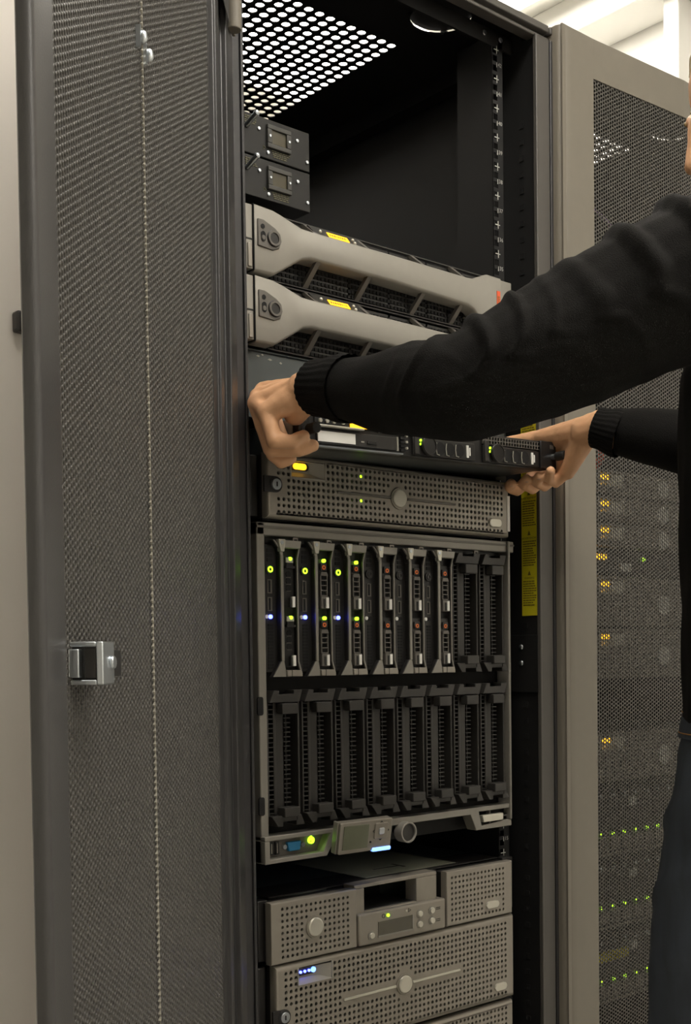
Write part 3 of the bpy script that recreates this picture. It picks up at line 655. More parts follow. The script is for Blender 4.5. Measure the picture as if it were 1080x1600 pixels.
# blade enclosure
BL = thing('blade_enclosure', 'ten-unit blade enclosure with grey frame and two rows of slots', 'blade enclosure', (0, 0, Z0+15*U))
EH = 10*U
fr = G()
fr.box(-.004, .0085, -.022, .0, 0, EH-.002); fr.box(.4655, .4705, -.026, .0, .012, EH-.002); fr.box(-.004, .4826, -.022, .0, EH-.019, EH-.002)
fr.build('frame', FRAMEG, BL, .0015)
G().prism([(.4705, .004), (.4845, .004), (.4845, .058), (.4775, .066), (.4775, .082), (.4845, .090), (.4845, .205), (.4775, .212), (.4775, .226), (.4845, .234), (.4845, EH-.002), (.4705, EH-.002)], -.010, -.002).build('right_flange', RIBG, BL, .001)
G().box(-.004, .4826, -.0235, -.021, EH-.0095, EH-.0065).build('frame_groove', RIBG, BL)
G().box(.009, .4655, .004, .6, .002, EH-.004).build('chassis', VOID, BL)
for z_ in (.195, .385): G().disc(.4775, z_, -.0112, -.009, .0045, 14).build('flange_hole', STEEL if z_ < .2 else RIBG, BL); 
for z_ in (.074, .219): G().disc(.4800, z_, -.004, -.001, .005, 12).build('flange_screw', DULLDARK, BL)
G().box(.472, .482, -.0112, -.009, EH-.030, EH-.018).build('barcode_tag', BLACKP, BL); G().box(.474, .480, -.0118, -.011, EH-.028, EH-.020).build('barcode', PALE, BL)
for z_ in (.075, .205): G().round_xz(-.0065, .0022, z_-.012, z_+.012, .003, -.0225, -.020).build('side_notch', VOID, BL)
SW = .0569; SX = .0092
for k in range(7): # slot tags on the strip under the top edge
    x = SX+SW*(k+1)-.010
    G().box(x, x+.008, -.020, -.0165, EH-.0265, EH-.0195).build('slot_tag', SILVER2, BL); G().box(x+.0018, x+.0062, -.0206, -.0195, EH-.0240, EH-.0215).build('slot_number', INK, BL)
G().box(.009, .4655, -.006, .004, EH-.031, EH-.019).build('slot_strip', BLACKP, BL)
# lower edge: port bay, display tilted out, round button, latch
g = G(); g.prism([(-.004, .0), (.098, .0), (.118, .030), (.160, .030), (.160, .036), (-.004, .036), (-.004, .030), (.105, .030), (.092, .006), (.004, .006), (.004, .030), (-.004, .030)], -.030, -.004)
g.build('port_bay', FRAMEG, BL, .001)
G().prism([(.004, .006), (.092, .006), (.106, .031), (.004, .031)], -.014, -.008).build('port_plate', RIBG, BL)
for x in (.013, .022): u_ = G().box(x, x+.006, -.0175, -.013, .009, .026).build('usb_port', BLACKP, BL, .0004); G().box(x+.002, x+.003, -.0178, -.017, .011, .024).build('usb_tongue', PALE, u_)
vg = G().prism([(.043, .011), (.061, .011), (.0635, .0235), (.0405, .0235)], -.019, -.013).build('vga_port', VGA, BL, .001)
for x in (.037, .067): G().disc(x, .0175, -.018, -.013, .0032, 10).build('port_screw', STEEL, vg)
G().ring(.082, .0215, -.0175, -.013, .0030, .0048, 16).box(.0814, .0826, -.0175, -.014, .021, .0275).build('power_button', GREENL, BL)
# lower edge bar
g = G(); g.prism([(.185, .027), (.380, .027), (.392, .002), (.4705, .002), (.4705, .012), (.450, .012), (.404, .008), (.398, .030), (.4705, .030), (.4705, .037), (.185, .037)], -.024, -.004); g.build('lower_bar', FRAMEG, BL, .001)
G().box(.398, .4705, -.012, -.006, .008, .030).build('latch_bay', VOID, BL)
lt = G().prism([(.407, .013), (.450, .013), (.450, .024), (.404, .024)], -.026, -.018).build('release_latch', PALE, BL, .001); G().box(.398, .4705, -.0195, -.012, .0175, .0195).box(.425, .428, -.0195, -.012, .008, .030).build('latch_arm', RIBG, lt)
rb = G().ring(.243, .0165, -.036, -.020, .0125, .0150, 30).build('round_badge', SILVER, BL, .0006); G().disc(.243, .0165, -.033, -.018, .0128, 28).build('badge_face', DARKP, rb); G().cyl((.243, -.006, .0165), (.243, -.02, .0165), .006).build('badge_stem', DARKP, rb)
lc = part(BL, 'display_module'); lc.location = (.104, -.050, .030); lc.rotation_euler = (math.radians(10), 0, math.radians(-3))
G().round_xz(-.006, .083, -.026, .018, .003, -.008, .004).build('module_case', SILVER2, lc, .0015, 3); G().round_xz(-.0075, -.004, -.026, .018, .001, -.003, .006).build('module_edge', SILVER, lc)
G().box(0, .042, -.0092, -.007, -.020, .013).build('screen', LCDG, lc, .0004)
G().round_xz(.052, .075, -.010, .013, .003, -.0098, -.007).build('navigation_pad', SILVER2, lc, .001); G().round_xz(.059, .068, -.003, .006, .002, -.0115, -.009).build('centre_button', STEEL, lc, .001); G().ring(.0635, .0015, -.0090, -.0078, .0128, .0138, 4).build('pad_outline', INK, lc)
G().disc(.047, -.013, -.0088, -.007, .0016, 8).build('sensor', VOID, lc)
G().round_xz(.051, .083, -.0275, -.022, .002, -.0095, .002).build('status_bar', BLUEW, lc, .001)
G().box(.02, .06, .004, .040, -.012, .004).build('module_arm', BLACKP, lc)

def blade_blank(k, z, label, group):
    t = thing('blade_blank', label, 'blank cover', (SX+SW*k, 0, z), group); w_, h = SW-.003, .178
    b = G(); y = -.018
    b.prism([(.0, .014), (.010, 0), (.018, 0), (.018, .006), (.040, .006), (.040, 0), (w_, 0), (w_-.006, .014)], y-.010, y+.012)          # lower lip
    b.prism([(.0, h-.016), (.008, h), (.016, h), (.016, h-.005), (.040, h-.005), (.040, h), (w_, h), (w_-.005, h-.016)], y-.008, y+.012)
    b.box(0, .0025, y-.002, .004, .014, h-.016); b.box(w_-.004, w_-.001, y-.002, .004, .014, h-.016)
    b.build('frame', DARKP, t, .0008)
    p = G(); p.prism([(.0115, .014), (.0155, .014), (.0155, h-.016), (.0115, h-.016)], y, .004)
    p.box(.0155, .031, y+.005, .004, .014, h-.016); p.build('centre_panel', DARKP, t, .001)
    for x0, x1, yy, nm in ((.0025, .0115, y+.001, 'vent_ladder'), (.031, .0415, y+.004, 'vent_ladder')):
        g = G(); g.box(x0, x1, yy+.010, yy+.011, .014, h-.016); g.build('vent_back', VOID, t)
        g = G()
        for q in range(24): zz = .016+q*.0062; g.box(x0, x1, yy, yy+.006, zz, zz+.0014)
        g.box((x0+x1)/2-.0006, (x0+x1)/2+.0006, yy+.003, yy+.006, .014, h-.016) if x0 > .02 else None
        g.build(nm, DARKP, t, smooth=0)
    G().box(.0165, .0415, y-.016, y, .012, .025).build('lower_latch', DARKP, t, .0012); G().box(.0165, .0415, y-.014, y, h-.031, h-.017).build('upper_latch', DARKP, t, .0012)
    g = G(); g.box(.020, .042, y-.0106, y-.009, .0068, .0075); g.box(.041, .042, y-.0106, y-.009, .0068, .012); g.build('lip_groove', INK, t, smooth=0)
    return t
ZB_UP, ZB_LO = Z0+20.45*U, Z0+16.05*U
b0 = blade_blank(6, ZB_UP, 'black blank cover between the last fitted blade server and another blank', 'blank covers in the upper row')
copy_tree(b0, loc=(SX+SW*7, 0, ZB_UP), label='black blank cover ending the upper row against the enclosure frame')
LOW = ['above the blue video port', 'above the green power button', 'above the small tilted display', 'between the display and the round badge below', 'above the round badge',
       'above the plain stretch of lower bar', 'above the plain stretch of lower bar', 'above the pale release latch']
for k in range(8): copy_tree(b0, loc=(SX+SW*k, 0, ZB_LO), label='black blank cover in the lower row, '+LOW[k], group='blank covers in the lower row')

def blade(k, lit, ovals, label, group):
    t = thing('blade_server', label, 'blade server', (SX+SW*k, 0, ZB_UP), group); w_, h = SW-.003, .178; y = -.016
    G().box(0, w_, y, .003, .006, h-.006).build('body', BLACKP, t, .001)
    # left column
    pb = G().disc(.010, .140, y-.0025, y+.001, .0065, 20).build('button_base', BLACKP, t, .0006)
    G().ring(.010, .140, y-.0034, y-.002, .0022, .0040, 14).build('power_ring', GREENL if lit else DARKP, pb)
    for zz in (.118, .095):
        u_ = G().box(.0065, .0135, y-.001, y+.001, zz-.009, zz+.009).build('usb_port', RIBG, t); G().box(.0078, .0110, y-.0013, y, zz-.0078, zz+.0078).build('usb_opening', VOID, u_)
    G().disc(.0105, .0785, y-.0020, y+.001, .0028, 10).build('identity_led', BLUEL if lit else VOID, t); G().disc(.0045, .0785, y-.0015, y+.001, .0026, 12).build('white_mark', LABELW, t)
    g = G()
    for q in range(14): g.box(.0065, .0145, y-.0008, y+.001, .010+q*.0043, .0132+q*.0043)
    g.build('vent', VOID, t, smooth=0); g = G()
    for q in range(3): g.box(.0065, .0145, y-.0008, y+.001, .150+q*.0062, .1545+q*.0062)
    g.build('vent', VOID, t, smooth=0)
    # handle frame
    yh = y-.010
    for f, ya, yb_, m_, nm in ((G(), yh, yh+.0025, FRAMEG, 'handle_frame'), (G(), yh+.0025, y, BLACKP, 'handle_web')):
        f.box(.0215, .0260, ya, yb_, .020, .158)
        f.prism([(.0215, .158), (.0260, .158), (.0245, .166), (.0125, h), (.0100, h), (.0190, .167)], ya, yb_)
        f.prism([(.0215, .020), (.0260, .020), (.029, .006), (.029, .0), (.008, .0)], ya+.001, yb_)
        f.prism([(.0478, .155), (.0500, .155), (w_, .170), (w_, h-.001), (w_-.0022, .169)], ya, yb_)
        f.box(.0478, .0500, ya, yb_, .020, .155)
        f.prism([(.0478, .020), (.0500, .020), (w_+.0015, .003), (w_-.0010, .003)], ya, yb_)
        f.build(nm, m_, t, .0005)
    tb = G().prism([(.0225, .168), (w_-.002, .168), (w_, h), (.0205, h)], yh-.003, yh+.008).build('top_handle', SILVER, t, .001)
    G().prism([(.0195, .163), (.0255, .163), (.0275, h+.001), (.0165, h+.001)], yh-.0035, yh+.004).build('handle_tab', PALE, tb, .0008); G().disc(.0215, .1745, yh-.0042, yh-.003, .0025, 12).build('pivot', STEEL, tb)
    G().box(.0365, .0372, yh-.0024, yh+.001, .168, h).build('seam', INK, tb)
    bb = G().prism([(.0295, .0), (w_+.001, .0), (w_-.001, .0085), (.0295, .0085)], yh-.001, yh+.012).build('bottom_handle', SILVER2, t, .001); G().box(.0365, .0372, yh-.0014, yh+.001, 0, .0085).build('seam', INK, bb)
    # two drives
    for zz in (.089, .012):
        d_ = G().box(.0275, .0465, y-.004, y+.002, zz, zz+.068).build('drive', BLACKP, t, .0006); yd = y-.004
        G().round_xz(.0335, .0445, zz+.0525, zz+.0625, .001, yd-.0025, yd).build('drive_latch', BLACKP, d_, .0004)
        if ovals:
            for q in range(3): G().capsule_xz(.0335, .0415, zz+.0235+q*.009, zz+.0315+q*.009, yd-.0008, yd+.001).build('air_slot', VOID, d_)
            for q in range(3): G().box(.0335, .0415, yd-.0012, yd, zz+.0235+q*.009-.0006, zz+.0235+q*.009+.0003).build('slot_rim', RIBG, d_)
            G().box(.0305, .0445, yd-.006, yd, zz+.053, zz+.056).build('clip_arm', BLACKP, d_)
        else:
            G().ring(.0385, zz+.0565, yd-.0034, yd-.002, .0016, .0030, 12).build('orange_ring', ORING, d_)
            gr = G()
            for a in (.0315, .0425): gr.box(a, a+.0018, yd-.004, yd, zz+.018, zz+.048)
            for q in range(5): gr.box(.0315, .0443, yd-.004, yd, zz+.018+q*.0068, zz+.0195+q*.0068)
            gr.prism([(.0315, zz+.045), (.0443, zz+.045), (.0425, zz+.050), (.0325, zz+.050)], yd-.005, yd)
            gr.build('grille', RIBG, d_, .0004); G().box(.0325, .0430, yd-.0008, yd+.001, zz+.019, zz+.046).build('grille_back', VOID, d_)
            G().box(.0315, .0450, yd-.0055, yd, zz+.001, zz+.0175).build('carrier_foot', RIBG, d_, .0006)
        G().box(.0395, .0440, yd-.0066, yd-.003, zz+.002, zz+.0160).build('white_label', LABELW, d_); G().box(.0355, .0380, yd-.0064, yd-.003, zz+.002, zz+.0140).build('label_print', INK, d_)
        if lit: G().disc(.0395, zz+.0655, yd-.0035, yd, .0025, 10).build('drive_led', GREENL, d_)
        if ovals: G().box(.0325, .0440, yd-.003, yd-.001, zz+.0605, zz+.0670).build('led_plate', PALE, d_)
    return t
blade(0, True, True, 'powered blade server with black slotted drive carriers at the end of the upper row', 'blade servers')
b1 = blade(1, True, False, 'powered ribbed-carrier blade server next to the one with black slotted carriers', 'blade servers')
copy_tree(b1, loc=(SX+SW*2, 0, ZB_UP), label='powered ribbed-carrier blade server standing next to an unlit one')
b3 = blade(3, False, False, 'unlit blade server with silver-ribbed carriers beside a powered one', 'blade servers')
for k, lb in ((4, 'unlit blade server with silver-ribbed carriers between two other unlit ones'), (5, 'unlit blade server with silver-ribbed carriers beside the black blank covers')): copy_tree(b3, loc=(SX+SW*k, 0, ZB_UP), label=lb)

# ------------------------------------------------------------------ equipment in the neighbouring cabinet
NX = .6055
def slim_bezel(b, hu, label, group):
    t = thing('rack_server', label, 'server', (NX, 0, Z0+b*U), group); Hh = hu*U; yf = -.024
    chassis(t, .02, .4625, .003, Hh-.004, -.002, .5)
    rows = int((Hh-.010)/P); gz = (Hh-rows*P)/2; bw = .45
    def skip(i, j):
        x = .0205+(i+.5)*P; z = gz+(j+.5)*P
        if 8 <= i < 16 and j >= rows-3: return 2
        if (x-.262)**2+(z-Hh*.45)**2 < .019**2: return 1
        return 0
    o = perf_bezel(t, .007, .4628, .002, Hh-.0015, yf, .0120, .005, .0205, gz, 52, rows, P, P, .0024, skip)
    scoop(o, .0205+8*P, .0205+16*P, gz+(rows-3)*P, gz+rows*P, yf, 'amber', PALE)
    r_ = min(.0175, Hh*.36); G().disc(.262, Hh*.45, yf-.005, yf+.001, r_, 26).build('badge', mat('white_badge', (.88, .86, .80), .35), o, .002)
    return t
s1 = slim_bezel(27, 1, 'slim grille server with amber light behind the mesh door, topmost of three', 'servers behind the closed mesh door')
copy_tree(s1, loc=(NX, 0, Z0+26*U), label='slim grille server with amber light behind the mesh door, middle of three')
copy_tree(s1, loc=(NX, 0, Z0+25*U), label='slim grille server with amber light behind the mesh door, lowest of three')
s2 = slim_bezel(22, 2, 'two-unit grille server behind the mesh door, right below the black one', 'servers behind the closed mesh door')
copy_tree(s2, loc=(NX, 0, Z0+20*U), label='two-unit grille server behind the mesh door, between another server and an empty gap')
copy_tree(s2, loc=(NX, 0, Z0+16.05*U), label='two-unit grille server behind the mesh door, standing on the drive arrays')
t = thing('rack_server', 'black server with one amber and one green light behind the mesh door', 'server', (NX, 0, Z0+24*U), 'servers behind the closed mesh door')
chassis(t, .01, .47, .002, U-.002, -.012, .5, BLACKP)
G().box(.08, .118, -.016, -.011, .026, .035).build('indicator_light', AMBER, t); G().box(.155, .182, -.016, -.011, .008, .022).build('white_label', LABELW, t)
G().disc(.222, .031, -.015, -.011, .003, 8).build('status_led', GREENL, t); G().box(.30, .302, -.015, -.011, .010, .026).build('edge_mark', PALE, t)
def drive_array(b, label):
    t = thing('drive_array', label, 'drive array', (NX, 0, Z0+b*U), 'drive arrays behind the closed mesh door'); Hh = 2.75*U
    chassis(t, .01, .47, .002, Hh-.002, -.002, .45, BLACKP)
    for k in range(14):
        x = .018+k*.0322; d_ = G().box(x, x+.0300, -.016, -.002, .006, Hh-.006).build('drive', BLACKP, t, .001)
        G().prism([(x+.002, .010), (x+.028, .010), (x+.028, .030), (x+.022, .034), (x+.008, .034), (x+.002, .030)], -.021, -.015).build('drive_handle', SILVER2, d_, .001)
        G().disc(x+.012, .0385, -.019, -.015, .0024, 8).build('status_led', GREENL, d_); G().disc(x+.010, Hh-.018, -.021, -.015, .0045, 10).build('chrome_button', STEEL, d_, .001)
    G().box(.170, .192, -.020, -.015, Hh-.040, Hh-.026).build('white_label', LABELW, t)
    G().box(.008, .47, -.019, -.012, .001, .006).build('lower_strip', SILVER2, t)
    return t
a1 = drive_array(13.25, 'black drive array with silver handles behind the mesh door, topmost of three')
copy_tree(a1, loc=(NX, 0, Z0+10.45*U), label='black drive array with silver handles behind the mesh door, middle of three')
a3 = copy_tree(a1, loc=(NX, 0, Z0+7.6*U), label='black drive array with a yellow label behind the mesh door, lowest of three')
G().box(.05, .165, -.0205, -.016, 2.75*U-.050, 2.75*U-.033).build('yellow_label', YELLOW, a3)
tag(G().tube([(NX+.09, .05, Z0+1.70), (NX+.14, .04, Z0+1.71), (NX+.19, .03, Z0+1.68), (NX+.205, .02, Z0+1.62), (NX+.18, .02, Z0+1.555), (NX+.11, .02, Z0+1.525), (NX+.02, .03, Z0+1.50)], .0035, 8).build('network_cable', PURPLE), 'purple network cable looping behind the mesh door', 'cable')
tag(G().box(NX+.02, NX+.13, .06, .16, Z0+1.690, Z0+1.705).build('circuit_tray', GREENC, bevel=.001), 'green tray edge high inside the closed cabinet', 'tray')
for k, xx in enumerate((.10, .15)):
    tag(G().tube([(NX+xx, .04, Z0+28*U+.006), (NX+xx+.01, .03, Z0+28*U+.03), (NX+xx+.03, .05, Z0+28*U+.07), (NX+xx+.05, .12, Z0+28*U+.10), (NX+xx+.05, .3, Z0+28*U+.11)], .006, 8).build('power_cable', REDC), 'dark red cable rising behind the mesh door above the slim servers', 'cable', 'red cables')
tag(G().box(-.262, -.247, .104, .121, 1.424, 1.449).build('wall_clip', BLACKP, bevel=.003), 'small black clip fixed to the beige pier', 'clip')

# ------------------------------------------------------------------ the person
def eloft(g, rings, n=28): # rings: (cx, cy, z, rx, ry)
    b = len(g.v)
    for cx, cy, z, rx, ry in rings: g.v += [(cx+rx*math.cos(2*math.pi*k/n), cy+ry*math.sin(2*math.pi*k/n), z) for k in range(n)]
    for i in range(len(rings)-1): g.f += [(b+i*n+k, b+i*n+(k+1) % n, b+(i+1)*n+(k+1) % n, b+(i+1)*n+k) for k in range(n)]
    g.f += [tuple(b+k for k in range(n-1, -1, -1)), tuple(b+(len(rings)-1)*n+k for k in range(n))]
    return g
def chain(g, pts, n=14, ends=True):
    for (a, ra), (b, rb) in zip(pts[:-1], pts[1:]): g.tube([a, b], [ra, rb], n)
    for i, (a, ra) in enumerate(pts):
        if ends or 0 < i < len(pts)-1 or i == 0: g.ball(a, ra, n, 8)
    return g
def fuse(g, name, vox, it, m, parent=None, post=None):
    """melt overlapping closed shapes into one continuous surface"""
    o = g.build(name+'_raw', m, smooth=0)
    md = o.modifiers.new('r', 'REMESH'); md.mode = 'VOXEL'; md.voxel_size = vox
    sm = o.modifiers.new('s', 'SMOOTH'); sm.factor = .5; sm.iterations = it
    dg = bpy.context.evaluated_depsgraph_get(); me = bpy.data.meshes.new_from_object(o.evaluated_get(dg)); old = o.data
    bpy.data.objects.remove(o); bpy.data.meshes.remove(old)
    if post:
        V = np.empty(len(me.vertices)*3, np.float32); me.vertices.foreach_get('co', V); N = np.empty(len(me.vertices)*3, np.float32); me.vertex_normals.foreach_get('vector', N)
        V = V.reshape(-1, 3); V = post(V, N.reshape(-1, 3)); me.vertices.foreach_set('co', V.astype(np.float32).ravel()); me.update()
    me.polygons.foreach_set('use_smooth', [True]*len(me.polygons)); me.materials.clear(); me.materials.append(m); me.name = name
    r = bpy.data.objects.new(name, me); COL.objects.link(r)
    if parent: r.parent = parent
    return r
PER = thing('person', 'person in black sweater and dark jeans pulling a server out with both hands', 'person', (0, 0, 0))
# joints
SHL, ELL, CUL = (.176, -.586, 1.415), (-.019, -.409, 1.3004), (-.0033, -.156, 1.3436)
SHR, ELR, CUR = (.575, -.575, 1.405), (.585, -.36, 1.300), (.4812, -.196, 1.3500)
HC = Vector((.328, -.561, 1.633)); HR = Matrix.Rotation(math.radians(48), 3, 'Z') @ Matrix.Rotation(math.radians(-22), 3, 'X')
h = lambda x, y, z: tuple(HC+HR @ Vector((x, y, z)))
sk = G()
# trunk, legs and arms under the clothes
eloft(sk, [(.375, -.57, .86, .12, .085), (.375, -.57, 1.0, .13, .09), (.375, -.57, 1.2, .135, .09), (.375, -.57, 1.36, .14, .085), (.375, -.58, 1.43, .09, .065)])
chain(sk, [(SHL, .045), (ELL, .034), (CUL, .027)]); chain(sk, [(SHR, .045), (ELR, .034), (CUR, .026)])
sk.limb((.375, -.575, 1.36), .05, SHL, .045).limb((.375, -.575, 1.36), .05, SHR, .045)
for x, y in ((.296, -.490), (.460, -.585)): chain(sk, [((x, -.565, .88), .075), ((x, y, .50), .048), ((x, y-.02, .10), .036)]); sk.limb((x, y-.02, .06), .035, (x-.02, y+.09, .035), .028)
# neck and head
sk.limb((.372, -.590, 1.42), .062, h(0, -.018, -.055), .054)
sk.ball(h(0, -.012, .030), (.074, .094, .090), 24, 16, HR); sk.ball(h(0, .022, -.042), (.058, .066, .076), 20, 14, HR); sk.ball(h(0, .064, -.096), .021)
chain(sk, [(h(0, .086, .020), .008), (h(0, .098, -.008), .009), (h(0, .106, -.024), .0105)])
for s_ in (-1, 1):
    sk.ball(h(s_*.011, .094, -.026), .0085, 10, 8); sk.ball(h(s_*.036, .056, -.026), .029); sk.limb(h(s_*.012, .082, .024), .010, h(s_*.040, .066, .022), .011)
    sk.ball(h(s_*.076, -.008, -.004), (.008, .019, .031), 12, 10, HR)
sk.limb(h(-.017, .082, -.054), .007, h(.017, .082, -.054), .007).limb(h(-.013, .081, -.065), .0075, h(.013, .081, -.065), .0075)
# left hand: knuckles towards the cabinet post, fingers curled round the end of the server
L = {'wr': (-.011, -.1379, 1.3435), 'im': (-.0437, -.1028, 1.3197), 'mm': (-.0372, -.0742, 1.3367), 'rm': (-.0200, -.0530, 1.3500), 'pm': (-.0022, -.0390, 1.3640),
     'ip': (-.0425, -.1150, 1.2850), 'mp': (-.0310, -.0930, 1.2790), 'rp': (-.0140, -.0748, 1.2770), 'pp': (.0120, -.0560, 1.3060),
     'id': (-.0217, -.1235, 1.2845), 'md': (-.0090, -.1190, 1.2765), 'rd': (-.0060, -.0800, 1.2672), 'pd': (.024, -.060, 1.2920),
     'it': (-.0032, -.1225, 1.2935), 'mt': (.0115, -.1215, 1.2838), 'rt': (.0045, -.0860, 1.2720), 'pt': (.034, -.066, 1.2880)}
sk.limb(CUL, .0265, L['wr'], .0250)
for a, ra, rb in (('im', .0215, .0125), ('mm', .022, .0125), ('rm', .021, .0120), ('pm', .019, .0105)): sk.limb(L['wr'], ra, L[a], rb)
for a, b, rr in (('im', 'mm', .0115), ('mm', 'rm', .0115), ('rm', 'pm', .0105)): sk.limb(L[a], rr, L[b], rr)
for f, r_ in (('i', .0098), ('m', .0100), ('r', .0094), ('p', .0082)):
    chain(sk, [(L[f+'m'], r_*1.22), (L[f+'p'], r_*1.02), (L[f+'d'], r_*.90), (L[f+'t'], r_*.80)], 12)
    sk.ball(L[f+'p'], r_*1.08, 10, 8)
chain(sk, [((-.013, -.136, 1.335), .020), ((-.008, -.112, 1.322), .0150), ((.004, -.100, 1.3390), .0115), ((.022, -.098, 1.3385), .0095)], 12)
# right hand: thumb on top of the server, four fingers underneath, palm against its end
Rr = {'wr': (.4805, -.1690, 1.3472), 'im': (.5247, -.0695, 1.3266), 'mm': (.5133, -.0867, 1.3154), 'rm': (.4996, -.1058, 1.3050), 'pm': (.4870, -.1270, 1.2958),
      'ip': (.4830, -.0300, 1.2785), 'mp': (.4885, -.0570, 1.2790), 'rp': (.4880, -.0820, 1.2800), 'pp': (.4850, -.1060, 1.2820),
      'id': (.4624, -.0314, 1.2813), 'md': (.4671, -.0584, 1.2835), 'rd': (.4680, -.0830, 1.2842), 'pd': (.4690, -.1070, 1.2862),
      'it': (.4520, -.0463, 1.2836), 'mt': (.4567, -.0732, 1.2872), 'rt': (.4575, -.0975, 1.2885), 'pt': (.4580, -.1195, 1.2945)}
sk.limb(CUR, .0255, Rr['wr'], .0245)
for a, ra, rb in (('im', .021, .0125), ('mm', .021, .0125), ('rm', .021, .0122), ('pm', .021, .0125)): sk.limb(Rr['wr'], ra, Rr[a], rb)
for a, b, rr in (('im', 'mm', .0115), ('mm', 'rm', .0115), ('rm', 'pm', .0110)): sk.limb(Rr[a], rr, Rr[b], rr)
for f, r_ in (('i', .0094), ('m', .0097), ('r', .0093), ('p', .0086)):
    chain(sk, [(Rr[f+'m'], r_*1.2), (Rr[f+'p'], r_), (Rr[f+'d'], r_*.94), (Rr[f+'t'], r_*.86)], 12)
chain(sk, [((.4830, -.158, 1.3490), .0225), ((.4890, -.112, 1.3500), .0195), ((.4868, -.070, 1.3535), .0120), ((.4752, -.034, 1.3520), .0098), ((.466, -.014, 1.3505), .0085)], 12)
def skin_relief(V, N):
    # tendons on the back of the left hand, soft unevenness elsewhere
    return V + N*(np.sin(V[:, 0:1]*310)*np.sin(V[:, 1:2]*270)*np.sin(V[:, 2:3]*290)*.00035)
body = fuse(sk, 'body', .0023, 2, SKINM, PER, skin_relief)
# nails
def nail(c, d, up, s_): 
    c = Vector(c); d = Vector(d).normalized(); up = Vector(up); up = (up-d*up.dot(d)).normalized(); w_ = d.cross(up)
    R3 = Matrix((w_, d, up)).transposed()
    return G().ball(c+up*s_*.62, (s_*.62, s_*.75, s_*.25), 10, 8, R3).build('nail', mat('nail', (.66, .40, .28), .3), body)
for f, k_ in (('p', .0072), ('r', .0078), ('m', .0080), ('i', .0078)): nail(Rr[f+'t'], Vector(Rr[f+'t'])-Vector(Rr[f+'d']), (-.2, -.1, -1), k_)
for s_ in (-1, 1): 
    ey = G().ball(h(s_*.030, .071, .005), .0125, 14, 10).build('eye', EYEM, body); G().ball(h(s_*.030, .0795, .005), .0058, 10, 8).build('iris', IRISM, ey)
    G().limb(h(s_*.014, .0905, .026), .0028, h(s_*.044, .0735, .027), .0020, 8).build('eyebrow', HAIRM, body)
hr = G(); hr.ball(h(0, -.020, .040), (.080, .098, .090), 24, 16, HR); hr.ball(h(0, -.055, -.02), (.066, .055, .06), 16, 12, HR)
def shave(V, N):
    Q = (V-np.array(HC)) @ np.array(HR); k = np.clip((Q[:, 1]-.055)/.02, 0, 1)*np.clip((.075-Q[:, 2])/.02, 0, 1)
    V = V - N*(k[:, None]*.02) + N*((np.sin(Q[:, 0:1]*420+Q[:, 2:3]*160)+np.sin(Q[:, 1:2]*360))*.0012)
    return V
fuse(hr, 'hair', .004, 2, HAIRM, PER, shave)
# sweater
sw = G()
eloft(sw, [(.375, -.57, .925, .162, .112), (.375, -.57, .95, .170, .118), (.375, -.572, 1.08, .170, .120), (.375, -.575, 1.22, .180, .122), (.375, -.577, 1.33, .185, .120), (.375, -.580, 1.405, .150, .100), (.374, -.584, 1.450, .095, .078), (.372, -.588, 1.485, .066, .064)])
AL = [(SHL, .082), ((.098, -.512, 1.370), .0745), ((.040, -.462, 1.332), .066), (ELL, .0555), ((-.010, -.300, 1.3155), .0465), ((-.0045, -.215, 1.333), .0375), ((-.0035, -.170, 1.3415), .0325)]
AR = [(SHR, .080), ((.583, -.46, 1.345), .066), (ELR, .052), ((.535, -.282, 1.325), .044), ((.492, -.214, 1.3425), .0325)]
chain(sw, AL, 18, False); chain(sw, AR, 18, False)
sw.limb((.30, -.578, 1.40), .085, SHL, .082).limb((.45, -.578, 1.40), .085, SHR, .080)
def folds(V, N):
    out = V.copy(); A = [np.array(p) for p, _ in AL]; s0 = 0; best = np.full(len(V), 9.); S = np.zeros(len(V)); TH = np.zeros(len(V))
    for a, b in zip(A[:-1], A[1:]):
        d = b-a; L_ = np.linalg.norm(d); u = d/L_; t = np.clip((V-a) @ u, 0, L_); c = a+t[:, None]*u; r = np.linalg.norm(V-c, axis=1)
        m_ = r < best; best[m_] = r[m_]; S[m_] = (s0+t)[m_]; TH[m_] = np.arctan2((V-c)[:, 2], (V-c) @ np.array([-.8, .5, 0]))[m_]; s0 += L_
    near = np.clip((.12-best)/.03, 0, 1)
    el = np.exp(-((S-.26)/.075)**2); sh = np.exp(-((S-.04)/.10)**2)
    ph = 2*np.pi*(S/.043+.16*TH+.25*np.sin(3*TH+S*20)); rid = np.maximum(0, np.sin(ph))**1.6
    ph2 = 2*np.pi*(S/.062-.22*TH+.2*np.sin(2*TH)); rid2 = np.maximum(0, np.sin(ph2))**1.5
    amp = near*(el*rid*.0065*(.6+.6*np.sin(TH*1.3+.6))+sh*rid2*.010*(.6+.5*np.sin(TH+S*9)))
    lo = .0022*np.sin(V[:, 0]*40+V[:, 2]*23)*np.sin(V[:, 1]*37+V[:, 2]*31)
    return out+N*((amp+lo)[:, None])
fuse(sw, 'sweater', .0042, 4, KNIT, PER, folds)
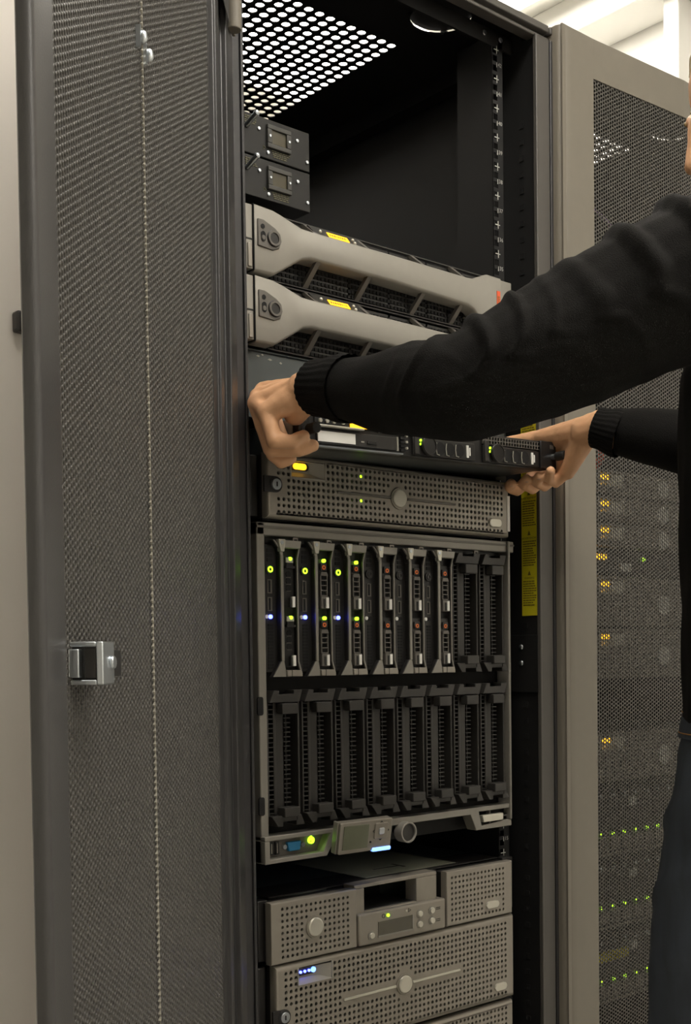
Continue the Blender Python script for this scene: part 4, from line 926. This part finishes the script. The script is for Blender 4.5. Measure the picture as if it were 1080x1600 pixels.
def cuff(a, b, ra, rb):
    a, b = Vector(a), Vector(b); d = (b-a).normalized(); u1 = d.orthogonal().normalized(); u2 = d.cross(u1); n = 108; g = G(); rows = [(0, ra), (.25, ra*1.01), (.5, (ra+rb)/2), (.75, rb*1.01), (1, rb), (1.04, rb*.96), (1.0, rb*.90)]
    for t_, r_ in rows:
        for k in range(n):
            q = 2*math.pi*k/n; rr = r_+(.00035 if (k // 2) % 2 else -.00035); g.v.append(tuple(a+(b-a)*t_+u1*(rr*math.cos(q))+u2*(rr*math.sin(q))))
    g.f += [(i*n+k, i*n+(k+1) % n, (i+1)*n+(k+1) % n, (i+1)*n+k) for i in range(len(rows)-1) for k in range(n)]
    return g.build('cuff', KNIT, PER, smooth=60)
cuff((-.0045, -.215, 1.3345), (-.0033, -.150, 1.3470), .0390, .0335); cuff((.495, -.222, 1.3385), (.4808, -.188, 1.3508), .0345, .0290)
G().tube([(.372+.062*math.cos(t_*math.pi/12), -.588+.062*math.sin(t_*math.pi/12), 1.484+.004*math.sin(t_*math.pi/12)) for t_ in range(25)], .008, 8, False).build('collar', KNIT, PER)
# jeans
je = G(); eloft(je, [(.375, -.57, .965, .158, .110), (.372, -.568, .90, .172, .120), (.372, -.565, .83, .180, .125), (.375, -.56, .78, .165, .115)])
for x, y in ((.296, -.490), (.462, -.585)):
    chain(je, [((x+.005, -.555, .83), .100), ((x, (y-.555)/2, .70), .090), ((x, y, .50), .070), ((x, y-.012, .28), .060), ((x, y-.02, .12), .056)], 18); je.cyl((x, y-.02, .12), (x, y-.02, .055), .056, 18, .058)
def jfold(V, N):
    a = .004*np.maximum(0, np.sin(V[:, 2]*75+V[:, 0]*22+V[:, 1]*30+2*np.sin(V[:, 0]*19)))**2*np.exp(-((V[:, 2]-.80)/.14)**2)+.006*np.maximum(0, np.sin(V[:, 2]*60+V[:, 1]*40))**2*np.exp(-((V[:, 2]-.50)/.09)**2)
    return V+N*a[:, None]
fuse(je, 'jeans', .006, 4, DENIM, PER, jfold)
wb = G(); eloft(wb, [(.375, -.57, .928, .171, .122), (.375, -.57, .9285, .1725, .1235), (.375, -.57, .962, .166, .117), (.375, -.57, .963, .164, .115)], 40); wb.build('waistband', DENIM, PER)
for z_ in (.934, .957): G().tube([(.375+(.1725-.006*(z_-.928)/.034)*math.cos(k*math.pi/24), -.57+(.1235-.006*(z_-.928)/.034)*math.sin(k*math.pi/24), z_) for k in range(49)], .0007, 5, False).build('stitching', STITCH, PER)
for x, y in ((.296, -.490), (.462, -.585)):
    g = G(); g.ball((x-.004, y+.0, .055), (.048, .075, .050)); g.ball((x-.018, y+.10, .042), (.047, .085, .036)); g.box(x-.05, x+.03, y-.06, y+.17, .012, .03)
    fuse(g, 'shoe', .006, 4, SHOEM, PER)
